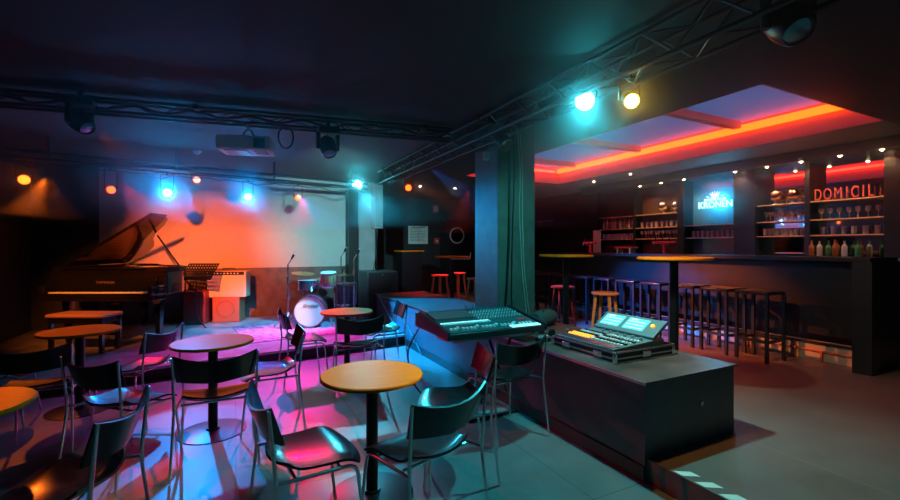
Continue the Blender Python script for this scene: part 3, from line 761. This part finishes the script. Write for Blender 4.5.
# ---- drum kit
def drum(t, name, c, r, depth, axis, shell, tilt=None):
    rot = Vector(axis).to_track_quat('Z', 'Y').to_matrix(); c = Vector(c)
    s = obj(name, lathe(B(), [(r * .98, 0), (r, .004), (r, depth - .004), (r * .98, depth)], 40, c, rot), shell, t)
    for z in (0, depth):
        obj('hoop', lathe(B(), [(r * .98, z - .014), (r * 1.035, z - .014), (r * 1.035, z + .014), (r * .98, z + .014), (r * .98, z - .014)], 40, c, rot), M['chrome'], s)
    obj('drum_head', lathe(B(), [(0, -.004), (r * .985, -.004), (r * .985, .002), (0, .002)], 40, c, rot), M['skin'], s)
    obj('drum_head', lathe(B(), [(0, depth - .002), (r * .985, depth - .002), (r * .985, depth + .004), (0, depth + .004)], 40, c, rot), M['skin'], s)
    lg = B()
    for k in range(8):
        a = 2 * PI * k / 8; p = Vector((r * 1.03 * math.cos(a), r * 1.03 * math.sin(a), 0))
        cyl(lg, c + rot @ (p + Vector((0, 0, .01))), c + rot @ (p + Vector((0, 0, depth - .01))), .007, n=6)
    obj('tension_rods', lg, M['chrome'], s)
    return s
DK = atD(311, 6.9)
t = thing('drum_kit', 'small drum kit with cream front kick drum and walnut tom on the rug', 'drum kit', (*DK, STAGE + .008), R(-14))
kd = drum(t, 'kick_drum', (-.02, .42, .26), .24, .40, (0, -1, .0), M['drumb'])
textm('lettering', 'Gretsch', .075, M['ink'], t, (-.01, .012, .355), (PI / 2, 0, 0), .0015, .3)
drum(t, 'rack_tom', (.25, .36, .64), .13, .22, (0, -.15, 1), M['drumw'])
drum(t, 'snare_drum', (-.12, .72, .56), .18, .14, (0, 0, 1), M['chrome'])
drum(t, 'floor_tom', (.52, .72, .28), .19, .36, (0, 0, 1), M['drumb'])
for k in range(3):
    a = R(90 + 120 * k); obj('tom_leg', cyl(B(), (.52 + .205 * math.cos(a), .72 + .205 * math.sin(a), 0), (.52 + .205 * math.cos(a), .72 + .205 * math.sin(a), .5), .007, n=8), M['chrome'], t)
for s in (-1, 1): obj('kick_spur', cyl(B(), (-.02 + s * .26, .15, .25), (-.02 + s * .36, .02, 0), .008, n=8), M['chrome'], t)
obj('tom_mount', tube(B(), [(-.02, .25, .56), (-.02, .3, .64), (.12, .33, .70)], .011, 8, .03), M['chrome'], t)
def stand3(t, x, y, h, r=.25):
    s = obj('stand_pole', cyl(B(), (x, y, .12), (x, y, h), .010, n=10), M['chrome'], t)
    for k in range(3):
        a = R(30 + 120 * k); obj('leg', tube(B(), [(x, y, .30), (x + r * math.cos(a), y + r * math.sin(a), .01)], .007), M['chrome'], s)
    obj('collar', cyl(B(), (x, y, .5), (x, y, .55), .017, n=10), M['chrome'], s)
    return s
stand3(t, -.12, .72, .545, .2)
# ---- cymbals as their own things
def cymbal(label, px, D, h, r, tilt, name='cymbal_stand'):
    x, y = atD(px, D); t = thing(name, label, 'cymbal', (x, y, STAGE), 0, 'cymbals around the drum kit')
    obj('pole', cyl(B(), (0, 0, .12), (0, 0, h + .04), .009, n=10), M['chrome'], t)
    for k in range(3):
        a = R(30 + 120 * k); obj('leg', tube(B(), [(0, 0, .32), (.24 * math.cos(a), .24 * math.sin(a), .01)], .007), M['chrome'], t)
    obj('collar', cyl(B(), (0, 0, .55), (0, 0, .6), .016, n=10), M['chrome'], t)
    rot = Matrix.Rotation(R(tilt), 3, 'X') @ Matrix.Rotation(R(tilt * .3), 3, 'Y')
    obj('cymbal', lathe(B(), [(0, .012), (.02, .022), (.05, .012), (r, -.012), (r, -.015), (.05, .008), (0, .008)], 40, (0, 0, h), rot), M['brass'], t)
cymbal('cymbal on a chrome stand at the left of the drum kit', 303, 7.75, .84, .20, 8)
cymbal('cymbal on a chrome stand at the right of the drum kit behind the table', 344, 7.45, .82, .2, -8)
cymbal('small pair of hi-hat cymbals behind the kick drum', 318, 7.9, .72, .17, 3)
# ---- microphone stands
def mic_stand(label, px, D, h, boom=None, rz=0):
    x, y = atD(px, D); t = thing('microphone_stand', label, 'microphone stand', (x, y, STAGE), rz, 'microphone stands around the drum kit')
    obj('pole', cyl(B(), (0, 0, .1), (0, 0, h), .011, n=10), M['chrome'], t)
    for k in range(3):
        a = R(20 + 120 * k); obj('leg', tube(B(), [(0, 0, .26), (.26 * math.cos(a), .26 * math.sin(a), .01)], .010), M['chrome'], t)
    for zz in (.55, h - .25): obj('clutch', cyl(B(), (0, 0, zz - .05), (0, 0, zz + .05), .022, n=12), M['chrome'], t)
    obj('boom', tube(B(), [(0, 0, h - .01), (.06, -.02, h + .10)], .009), M['chrome'], t)
    m = obj('microphone', cyl(B(), (.05, -.02, h + .08), (.085, -.03, h + .15), .014, .02, 12), M['blackm'], t)
    obj('mic_head', lathe(B(), [(0, -.024), (.018, -.016), (.024, 0), (.018, .016), (0, .024)], 12, (.09, -.03, h + .16)), M['alu'], m)
mic_stand('chrome microphone stand left of the kick drum', 288, 6.9, 1.03)
mic_stand('chrome microphone stand behind the right side of the drum kit', 341, 7.9, 1.13)
mic_stand('chrome microphone stand nearest the black pilaster', 354, 7.5, 1.1)
# ---- subwoofer with column speaker
x, y = atD(382, 7.95)
t = thing('subwoofer', 'large black subwoofer cabinet between stage and bench', 'speaker', (x, y + .25, 0), R(0))
obj('cabinet', bx(B(), -.29, .29, -.3, .3, .0, 1.0), mat('sub_paint', (.06, .11, .14), .45), t, .012)
obj('grille', bx(B(), -.27, .27, -.312, -.3, .12, .98), M['grille'], t)
obj('badge', bx(B(), -.02, .0, -.318, -.312, .93, .945), M['alu'], t)
t = thing('column_speaker', 'slim column speaker on a pole above the subwoofer', 'speaker', (x - .02, y + .25, 1.0), R(6))
obj('pole', cyl(B(), (0, 0, 0), (0, 0, .82), .016, n=12), M['blackm'], t)
obj('cabinet', bx(B(), -.085, .085, -.1, .1, .80, 1.62), M['greyw'], t, .012)
obj('grille', bx(B(), -.075, .075, -.108, -.1, .82, 1.60), mat('grille_teal_light', (.14, .20, .21), .6, bump=.5, scale=200), t)  # teal light on the speaker front put into the grille colour
tb = obj('speaker_cable', tube(B(), [(x - .1, y + .1, 1.75), (x - .12, y - .0, 1.3), (x - .16, y + .02, 1.003)], .006, 6, .15), M['cable'])
tag(tb, 'thin cable hanging down from the column speaker to the subwoofer', 'cable')

# ================================================================== RIGGING
def truss(label, p0, p1, wd=.2, lat=.22, rr=.016):
    p0, p1 = Vector(p0), Vector(p1); L = (p1 - p0).length; dr_ = (p1 - p0).normalized(); rz = math.atan2(dr_.y, dr_.x)
    t = thing('lighting_truss', label, 'truss', p0, rz, 'lighting trusses'); h = wd / 2
    for sy in (-1, 1):
        for sz in (-1, 1): obj('chord', cyl(B(), (0, sy * h, sz * h), (L, sy * h, sz * h), rr, n=10), M['trussm'], t)
    lt = B(); k = 0; x = 0
    while x < L - .01:
        x2 = min(L, x + lat); s = 1 if k % 2 else -1
        for sy in (-1, 1): cyl(lt, (x, sy * h, s * h), (x2, sy * h, -s * h), .007, n=6)
        for sz in (-1, 1): cyl(lt, (x, s * h, sz * h), (x2, -s * h, sz * h), .007, n=6)
        x = x2; k += 1
    obj('lattice', lt, M['trussm'], t)
    for xx in (.3, L / 2, L - .3):
        obj('hanger', cyl(B(), (xx, 0, h), (xx, 0, CEIL - p0.z), .012, n=8), M['blackm'], t)
        obj('clamp', box(B(), (xx, 0, h), (.05, wd + .05, .05)), M['blackm'], t, .005)
    return t
M['trussm'] = mat('truss_metal', (.025, .025, .03), .42, metal=.4)
T0, T1 = (-2.8, 5.07, 2.70), (2.15, 4.32, 2.70)
truss('lighting truss crossing the ceiling above the projector', T0, T1, .11)
truss('lighting truss running along the ceiling from the stage past the pillar', (2.33, .3, 2.66), (2.33, 7.3, 2.66), .2)
t = thing('stage_light_bar', 'long dark lighting pipe over the stage carrying the coloured lamps', 'light bar', (0, 0, 0))
b0, b1 = bar_pt(-.14), bar_pt(1.02)
obj('pipe', cyl(B(), b0, b1, .026, n=14), M['trussm'], t)
obj('pipe', cyl(B(), b0 + Vector((0, 0, .09)), b1 + Vector((0, 0, .09)), .02, n=12), M['trussm'], t)
for k in (.05, .35, .65, .95):
    p = bar_pt(k); obj('hanger', cyl(B(), p, (p.x, p.y, CEIL), .012, n=8), M['blackm'], t)
cbm = []
for k in range(36):
    p = bar_pt(-.1 + 1.1 * k / 35); cbm.append((p.x, p.y - .03, 2.46 - .035 * abs(math.sin(k * 1.3)) - (.05 if k % 9 == 4 else 0)))
o = obj('power_cable', tube(B(), cbm, .007, 6, .05), M['cable'], t)
cb2 = []
tv = Vector(T1) - Vector(T0)
for k in range(40):
    p = Vector(T0) + tv * (k / 39); cb2.append((p.x, p.y - .09, 2.68 + .03 * math.sin(k * 1.7)))
tag(obj('cable_bundle', tube(B(), cb2, .012, 6, .05), M['cable']), 'dark cable bundle wound along the truss above the projector', 'cable')

LN = {'amber': lens('lens_amber', (1, .15, .01), 5), 'red': lens('lens_red', (1, .06, .008), 6), 'cyan': lens('lens_cyan', (.004, .36, 1), 420),
      'white': lens('lens_white', (.08, .85, 1), 70), 'teal': lens('lens_teal', (.06, .85, .95), 90), 'yellow': lens('lens_yellow', (1, .60, .05), 40), 'orange': lens('lens_orange', (1, .10, .01), 5),
      'off': M['gloss'], 'peach': lens('lens_peach', (1, .62, .42), 1.1)}  # peach lens is unlit; its warm look is put in as emission
def par_can(label, loc, aim, top, ln, r=.065, L=.16, power_col=None):
    """can at loc aimed at aim, hung from height top"""
    loc = Vector(loc); t = thing('stage_spotlight', label, 'spotlight', loc, 0, 'stage lamps on the rigging')
    d_ = (Vector(aim) - loc).normalized(); rot = d_.to_track_quat('Z', 'Y').to_matrix()
    can = obj('housing', lathe(B(), [(0, -L), (r * .6, -L), (r * .95, -L * .7), (r, 0), (r * .92, 0), (r * .92, -.01)], 24, (0, 0, 0), rot), M['blackm'], t)
    n_ = 7; lb_ = B()
    lathe(lb_, [(0, -.006), (r * .9, -.006), (r * .9, -.001), (0, .004)], 20, (0, 0, 0), rot)
    obj('lens', lb_, ln, t)
    rx = rot @ Vector((1, 0, 0)); 
    side = Vector((-d_.y, d_.x, 0)).normalized() if abs(d_.z) < .98 else Vector((1, 0, 0))
    pv = -d_ * L * .4; yk = top - loc.z
    obj('yoke', tube(B(), [pv + side * (r + .015), pv + side * (r + .015) + Vector((0, 0, max(.06, yk - .03))), pv - side * (r + .015) + Vector((0, 0, max(.06, yk - .03))), pv - side * (r + .015)], .006, 6, .01), M['blackm'], t)
    obj('clamp', cyl(B(), pv + Vector((0, 0, max(.05, yk - .04))), pv + Vector((0, 0, yk + .02)), .018, n=10), M['blackm'], t)
    return t
def barlamp(px, py, label, ln, aim, r=.06):
    # meets the bar: solve t
    u = (px - 450) / FPX; best = min((abs((bar_pt(k / 400).dot(RT)) / (bar_pt(k / 400).dot(FW)) - u), k / 400) for k in range(-60, 420))[1]
    p = bar_pt(best); D = p.dot(FW); z = EYE + (HOR - py) / FPX * D
    par_can(label, (p.x, p.y - .02, z), aim, 2.48, ln, r)
CAMP = (0, 0, 1.4)
barlamp(25, 180, 'amber stage lamp at the left end of the lighting pipe', LN['amber'], (-.6, 2, .8))
barlamp(112, 190, 'red stage lamp above the piano', LN['red'], (.1, 1.5, .6), .05)
barlamp(168, 193, 'bright cyan stage lamp right above the piano lid tip', LN['cyan'], CAMP, .06)
barlamp(197, 180, 'unlit lamp with a painted peach glow hanging between the two cyan lamps', LN['peach'], CAMP, .05)
barlamp(248, 197, 'bright cyan stage lamp above the amplifier', LN['cyan'], CAMP, .055)
barlamp(298, 198, 'red stage lamp above the drum kit in a tall yoke', LN['red'], CAMP, .05)
barlamp(357, 185, 'dazzling white-cyan lamp at the right end of the lighting pipe', LN['white'], CAMP, .085)
par_can('orange lamp on the ceiling truss right of the dazzling white one', (2.30, 6.0, 2.33), (1.2, 3, 1.5), 2.6, LN['orange'], .05)
par_can('biggest dazzling teal lamp hanging from the truss right of the pillar', (2.33, 2.42, 2.54), (.6, .4, 1.4), 2.6, LN['teal'], .075)
par_can('yellow lamp beside the biggest teal lamp on the truss', (2.36, 2.02, 2.42), (1.2, .2, 1.2), 2.6, LN['yellow'], .05)
par_can('dark unlit lamp hanging on the truss right in front of the pillar', (2.33, 3.45, 2.42), (2.2, 2.2, 1.2), 2.6, LN['off'], .07)

def moving_head(label, loc, aim, z_top=CEIL, sc_=1):
    loc = Vector(loc); t = thing('moving_head_light', label, 'moving light', loc, 0, 'moving head lights')
    d_ = (Vector(aim) - loc).normalized(); rot = d_.to_track_quat('Z', 'Y').to_matrix(); s = sc_
    obj('base', box(B(), (0, 0, .19 * s), (.24 * s, .2 * s, .08 * s)), M['black'], t, .01)
    side = Vector((d_.y, -d_.x, 0)); side = side.normalized() if side.length > .1 else Vector((1, 0, 0))
    for q in (-1, 1):
        obj('yoke_arm', cyl(B(), side * q * .115 * s + Vector((0, 0, .16 * s)), side * q * .115 * s - Vector((0, 0, .03)), .028 * s, .022 * s, 10), M['black'], t)
    h = obj('head', lathe(B(), [(0, -.14 * s), (.06 * s, -.135 * s), (.095 * s, -.08 * s), (.10 * s, .02 * s), (.085 * s, .10 * s), (.07 * s, .12 * s), (.065 * s, .11 * s)], 28, (0, 0, 0), rot), M['black'], t)
    obj('lens', lathe(B(), [(0, .118 * s), (.04 * s, .115 * s), (.066 * s, .105 * s), (0, .10 * s)], 24, (0, 0, 0), rot), M['lensoff'], h)
    obj('clamp', cyl(B(), (0, 0, .22 * s), (0, 0, .31 * s), .025, n=10), M['blackm'], t)
M['lensoff'] = mat('lens_glass', (.35, .45, .5), .06, metal=.7)
x, y = atD(80, 3.68); moving_head('black moving head light hanging from the truss near the left wall', (x, y, 2.52), (0.9, 3.2, .6), sc_=.85)
x, y = atD(328, 4.35); moving_head('black moving head light hanging from the truss right of the projector', (x, y, 2.46), (1.0, 3.0, .3), sc_=.85)
x, y = atD(788, 2.05); moving_head('large black moving head light hanging at the upper right', (x, y, 2.52), (x - .4, y - .7, 1.6), sc_=.9)

# ---- projector
x, y = atD(247, 4.15)
t = thing('projector', 'pink-lit white video projector hanging from the truss', 'projector', (x, y, 2.36), R(-14))
obj('case', bx(B(), -.24, .24, -.15, .17, 0, .135), M['pinkwhite'], t, .02)
obj('vent_grille', bx(B(), .09, .19, -.155, -.148, .02, .11), M['black'], t)
gr = B()
for k in range(6): bx(gr, .08, .20, -.12 + k * .03, -.105 + k * .03, -.002, .003)
obj('underside_slots', gr, M['black'], t)
obj('underside_panel', bx(B(), -.18, .02, -.11, .1, -.006, .001), M['navy'], t)
obj('lens', lathe(B(), [(0, 0), (.045, 0), (.05, .03), (.04, .035), (0, .03)], 20, (-.12, .17, .07), Matrix.Rotation(R(-90), 3, 'X')), M['gloss'], t)
for q in (-.06, .08): obj('mount_arm', tube(B(), [(q, 0, .13), (q * .3 + .01, 0, .22)], .008), M['blackm'], t)
obj('mount_pole', cyl(B(), (.01, 0, .2), (.01, 0, .30), .014, n=10), M['alu'], t)
lp = [(.34 + .07 * math.cos(a * .7), 0, .16 + .11 * math.sin(a * .7)) for a in range(10)]
tag(obj('cable_loop', tube(B(), [(x + p[0], y - .05 - p[0] * .2, 2.36 + p[2]) for p in lp], .008, 6), M['cable']), 'black cable loop hanging right of the projector', 'cable')
# smoke detector / wall bits
x, y = at(197, 2 * HOR - 151, 2 * EYE - 2.8)
t = thing('smoke_detector', 'round white smoke detector on the ceiling left of the projector', 'smoke detector', (x, y, CEIL))
obj('base', lathe(B(), [(0, -.02), (.055, -.02), (.06, 0), (0, 0)], 24), M['white'], t)
obj('sensor', lathe(B(), [(0, -.05), (.03, -.045), (.042, -.02), (0, -.02)], 24), M['white'], t)
x, y = atD(486, 4.2)
t = thing('hanging_tag', 'small white box hanging from a cord at the top left of the pillar', 'sensor', (x, y, 2.30))
obj('box', bx(B(), -.028, .028, -.02, .02, 0, .075), M['white'], t, .004)
obj('cord', cyl(B(), (0, 0, .07), (0, 0, .50), .003, n=6), M['cable'], t)

# cables on pillar
def cab(label, pts, r=.008, m=None): return tag(obj('cable', tube(B(), pts, r, 6, .12), m or M['cable']), label, 'cable', 'cables on the pillar')
yy = PY0 - .012
cab('thick black cable running down the front of the pillar', [(2.68, yy, 2.76), (2.70, yy, 2.3), (2.69, yy, 1.6), (2.66, yy, 1.0), (2.62, yy, .63)], .014)
cab('thin cable on the pillar right of the thick black one', [(2.74, yy, 2.76), (2.76, yy, 2.2), (2.73, yy, 1.5), (2.72, yy, .9), (2.74, yy, .63)], .007)
GC = mat('grey_cable', (.35, .42, .42), .5)
cab('pale cable curving down the right half of the pillar', [(2.80, yy, 2.76), (2.84, yy, 2.3), (2.82, yy, 1.9), (2.86, yy, 1.2), (2.93, yy, .63)], .007, GC)
cab('second pale cable beside the curving one on the pillar', [(2.83, yy, 2.76), (2.87, yy, 2.3), (2.865, yy, 1.8), (2.89, yy, 1.2), (2.97, yy, .63)], .006, GC)
# screws on the pillar
for k, z in enumerate((.95, 1.2, 1.45, 1.7, 1.95)):
    pass

# ================================================================== DESKS
# ---- big mixing desk
t = thing('mixing_desk', 'large teal-lit audio mixing desk with rows of faders at the bench edge', 'mixing desk', (1.97, 3.38, .71), R(0))
W, Dp = .94, .72
def dk_(x0, x1, y0, y1, z0, z1): return bx(B(), x0, x1, y0, y1, z0, z1)
prof = [(-.36, 0), (.36, 0), (.36, .13), (.22, .14), (-.36, .05)]
sh = B(); a_ = [sh.verts.new((-W / 2, p[0], p[1])) for p in prof]; b_ = [sh.verts.new((W / 2, p[0], p[1])) for p in prof]
sh.faces.new(a_); sh.faces.new(b_[::-1])
for k in range(5): sh.faces.new([a_[k], a_[(k + 1) % 5], b_[(k + 1) % 5], b_[k]])
obj('body', sh, M['black'], t, .006)
sl = math.atan2(.09, .58); rot = Matrix.Rotation(sl, 3, 'X')
def on(x, s, h_):  # s along slope from front
    return Vector((x, -.36, .05)) + rot @ Vector((0, s, h_))
obj('control_surface', box(B(), on(0, .296, .003), (W - .05, .57, .006), rot), M['deskface'], t)
for s in (-1, 1): obj('side_cheek', box(B(), on(s * (W / 2 + .008), .29, -.01), (.02, .60, .06), rot), M['black'], t)
def bank(name, n_, x0, x1, s, size, m, h_=.012, j=0):
    b_ = B()
    for k in range(n_):
        xx = x0 + (x1 - x0) * k / (n_ - 1); box(b_, on(xx, s + (random.random() - .5) * j, h_), size, rot)
    return obj(name, b_, m, t)
slots = B()
for k in range(22): box(slots, on(-.42 + k * .037, .10, .0065), (.004, .12, .001), rot)
obj('fader_slots', slots, M['black'], t)
for k in range(22):
    obj('fader', box(B(), on(-.42 + k * .037, .07 + (.03 if k % 5 == 2 else 0), .014), (.020, .026, .018), rot), M['keys'], t)
bank('channel_strip', 26, -.43, .02, .20, (.013, .03, .008), M['keys'])
bank('channel_strip', 26, -.43, .02, .235, (.013, .012, .008), M['screenw'], .010)
obj('display', box(B(), on(.28, .03, .009), (.30, .05, .006), rot), M['screenw'], t)
obj('meter_bridge', box(B(), on(-.25, .44, .014), (.38, .22, .012), rot), M['dark'] if 'dark' in M else mat('mauve_panel', (.13, .06, .07), .6), t)
for r_ in range(7):
    kb_ = B()
    for k in range(16):
        p = on(-.03 + k * .030, .27 + r_ * .04, .006)
        cyl(kb_, p, p + rot @ Vector((0, 0, .014)), .009, .007, 8)
    obj('knob_row', kb_, M['keys'] if r_ % 2 else M['neutral'] if 'neutral' in M else M['alu'], t)
obj('red_button_group', box(B(), on(.34, .18, .01), (.09, .04, .01), rot), M['redp'], t)
for k in range(6):
    p = on(-.02 + k * .08, .56, .006); obj('gooseneck_plug', cyl(B(), p, p + Vector((0, 0, .045)), .008, .008, 8), M['chrome'], t)
# stand
t = thing('keyboard_stand', 'dark folding stand with a pale board carrying the mixing desk', 'stand', (1.97, 3.38, 0), R(0))
obj('board', bx(B(), -.42, .40, -.33, .30, .682, .71), M['alu'], t, .004)
obj('leg', tube(B(), [(.22, -.25, .0), (.22, .25, .665)], .014), M['blackm'], t)
obj('leg', tube(B(), [(.19, .25, .0), (.19, -.25, .665)], .014), M['blackm'], t)
obj('foot_bar', bx(B(), -.25, .25, -.27, -.24, 0, .02), M['blackm'], t)
obj('foot_bar', bx(B(), -.25, .25, .24, .27, 0, .02), M['blackm'], t)
obj('red_handle', bx(B(), -.445, -.42, -.25, -.07, .684, .706), M['redp'], t)

# ---- lighting console in flight case on the bench
t = thing('flight_case', 'open flight case tray with silver edges lying on the bench top', 'case', (2.71, 2.53, .62), 0)
obj('tray', bx(B(), -.31, .31, -.33, .33, 0, .075), M['black'], t, .004)
for z in (.0, .032, .075):
    eb = B()
    for s in (-1, 1):
        bx(eb, s * .312 - .006, s * .312 + .006, -.335, .335, z - .001, z + .010); bx(eb, -.316, .316, s * .332 - .006, s * .332 + .006, z - .001, z + .010)
    obj('edge_profile', eb, M['alu'], t)
for sx in (-1, 1):
    for sy in (-1, 1): obj('ball_corner', box(B(), (sx * .308, sy * .328, .045), (.03, .03, .085)), M['chrome'], t, .01)
for y in (-.18, .16): obj('butterfly_latch', box(B(), (-.322, y, .045), (.012, .085, .04)), M['chrome'], t, .004)
obj('butterfly_latch', box(B(), (0, -.342, .045), (.085, .012, .04)), M['chrome'], t, .004)
t = thing('lighting_console', 'lighting console with two glowing teal screens lying in the flight case', 'lighting console', (2.71, 2.53, .697), 0)
cs = B(); pf = [(-.29, 0), (.24, 0), (.24, .05), (-.29, .02)]
a_ = [cs.verts.new((p[0], -.30, p[1])) for p in pf]; b_ = [cs.verts.new((p[0], .30, p[1])) for p in pf]
cs.faces.new(a_); cs.faces.new(b_[::-1])
for k in range(4): cs.faces.new([a_[k], a_[(k + 1) % 4], b_[(k + 1) % 4], b_[k]])
obj('body', cs, M['navy'], t, .004)
sr = Matrix.Rotation(-math.atan2(.03, .53), 3, 'Y')
def on2(x, y, h_=0): return Vector((x, y, .02 + (x + .29) * .03 / .53 + h_))
obj('wrist_rest', box(B(), on2(-.25, 0, .004), (.07, .58, .008), sr), M['alu'], t)
for r_ in range(5):
    for g, (ya, yb) in enumerate(((.27, .06), (.01, -.27))):
        kb_ = B(); nk = 8 if g == 0 else 10
        for k in range(nk): box(kb_, on2(-.18 + r_ * .045, ya + (yb - ya) * k / (nk - 1), .006), (.022, .017, .010), sr)
        obj('key_row', kb_, M['orangek'] if (g == 0 and r_ in (0, 1)) else M['keys'] if (r_ + g) % 2 else M['blackm'], t)
for k in range(6): obj('encoder', cyl(B(), on2(.06, -.24 + k * .075, .0), on2(.06, -.24 + k * .075, .022), .013, n=14), M['alu'], t)
sc2 = Matrix.Rotation(R(56), 3, 'Y')
base = Vector((.13, 0, .055))
def scr(y, h_, off=0): return base + sc2 @ Vector((off, y, h_))
obj('screen_housing', box(B(), scr(0, .095, .0), (.03, .60, .20), sc2), M['navy'], t, .006)
obj('screen', box(B(), scr(.165, .10, -.017), (.004, .20, .13), sc2), M['screen'], t)
obj('screen', box(B(), scr(-.075, .10, -.017), (.004, .20, .13), sc2), M['screen'], t)
ls = B()
for yy_ in (.165, -.075):
    for k in range(3): box(ls, scr(yy_, .055 + k * .035, -.020), (.002, .17, .010), sc2)
    box(ls, scr(yy_ + .04, .15, -.020), (.002, .07, .016), sc2)
obj('screen_content', ls, M['screenw'], t)
p = scr(-.23, .11, -.016); obj('jog_button', cyl(B(), p, p + sc2 @ Vector((-.012, 0, 0)), .016, n=16), M['orangek'], t)
p = scr(.17, .205, 0); 
obj('gooseneck_lamp', tube(B(), [p, p + Vector((0, 0, .03)), p + Vector((-.04, 0, .05))], .006, 6, .01), M['chrome'], t)
# headphones, bag and clutter
x, y = atD(541, 3.9)
t = thing('gear_bag', 'dark soft bag lying on the bench behind the mixing desk', 'bag', (2.9, 3.60, .62), R(20))
bg = B(); lathe(bg, [(0, -.18), (.06, -.175), (.085, -.12), (.09, 0), (.085, .12), (.06, .175), (0, .18)], 20, (0, 0, .088), Matrix.Rotation(R(90), 3, 'Y'))
obj('bag_body', bg, mat('bag_fabric', (.03, .06, .06), .8, bump=.8, scale=25), t)
obj('strap', tube(B(), [(-.1, -.05, .165), (-.06, -.03, .20), (.06, -.03, .20), (.1, -.05, .165)], .007, 6, .03), M['cable'], t)
def gadget(label, x, y, kind):
    t = thing('headphones' if kind else 'small_mixer_box', label, 'headphones' if kind else 'device', (x, y, .62), random.random() * 3)
    if kind:
        pts = [(.075 * math.cos(a), .075 * math.sin(a), .03) for a in [R(q) for q in range(0, 181, 15)]]
        obj('headband', tube(B(), pts, .007), M['blackm'], t)
        for s in (-1, 1): obj('ear_cup', lathe(B(), [(0, -.014), (.032, -.014), (.036, 0), (.032, .014), (0, .014)], 18, (s * .075, 0, .036), Matrix.Rotation(R(90), 3, 'Y')), M['blackm'], t)
    else:
        obj('box', bx(B(), -.06, .06, -.035, .035, 0, .035), M['blackm'], t, .004)
        for k in range(4): obj('knob', cyl(B(), (-.04 + k * .026, 0, .035), (-.04 + k * .026, 0, .05), .008, n=10), M['keys'], t)
gadget('black headphones lying on the bench right of the mixing desk', 2.62, 3.22, True)
gadget('small black box with pale knobs on the bench edge beside the mixing desk', 2.42, 3.02, False)
t = thing('microphone', 'handheld microphone lying on the bench between the two desks', 'microphone', (2.82, 3.12, .64), R(65))
obj('handle', cyl(B(), (-.08, 0, 0), (.05, 0, .003), .011, .017, 14), M['blackm'], t)
obj('grille_ball', lathe(B(), [(0, -.026), (.018, -.018), (.026, 0), (.018, .018), (0, .026)], 16, (.068, 0, .006)), M['alu'], t)
# cables at the bench left face
def bc(label, pts, r=.007, m=None): return tag(obj('cable', tube(B(), pts, r, 6, .1), m or M['cable']), label, 'cable', 'cables on the bench')
bc('cable drooping along the left face of the bench towards the stage', [(2.24, 6.9, .60), (2.225, 6.4, .5), (2.225, 5.9, .35), (2.225, 5.5, .12), (2.22, 5.3, .01)])
bc('thin pale cable hanging from the bench edge by the drum table', [(2.24, 7.3, .626), (2.22, 7.1, .55), (2.22, 6.7, .35), (2.22, 6.2, .16)], .007, GC)
bc('black cable trailing from the mixing desk down to the floor', [(1.55, 3.72, .72), (1.42, 3.75, .5), (1.45, 3.7, .2), (1.6, 3.6, .01), (2.1, 3.4, .01)], .007)

# ================================================================== HAZE
hz = bpy.data.materials.new('halo_haze'); hz.use_nodes = True; nt = hz.node_tree
nt.nodes.remove(nt.nodes['Principled BSDF']); vs = nt.nodes.new('ShaderNodeVolumeScatter')
vs.inputs['Color'].default_value = (.9, .95, 1, 1); vs.inputs['Density'].default_value = .055; vs.inputs['Anisotropy'].default_value = .95
nt.links.new(vs.outputs['Volume'], nt.nodes['Material Output'].inputs['Volume'])
o = obj('haze', bx(B(), XL + .01, 7.05, YF + .05, 8.60, 1.75, CEIL - .01), hz)  # forward-scattering layer added so the lamps get bloom-like halos
tag(o, 'thin haze layer added under the ceiling to give the lamps halos', 'haze', None, 'stuff')
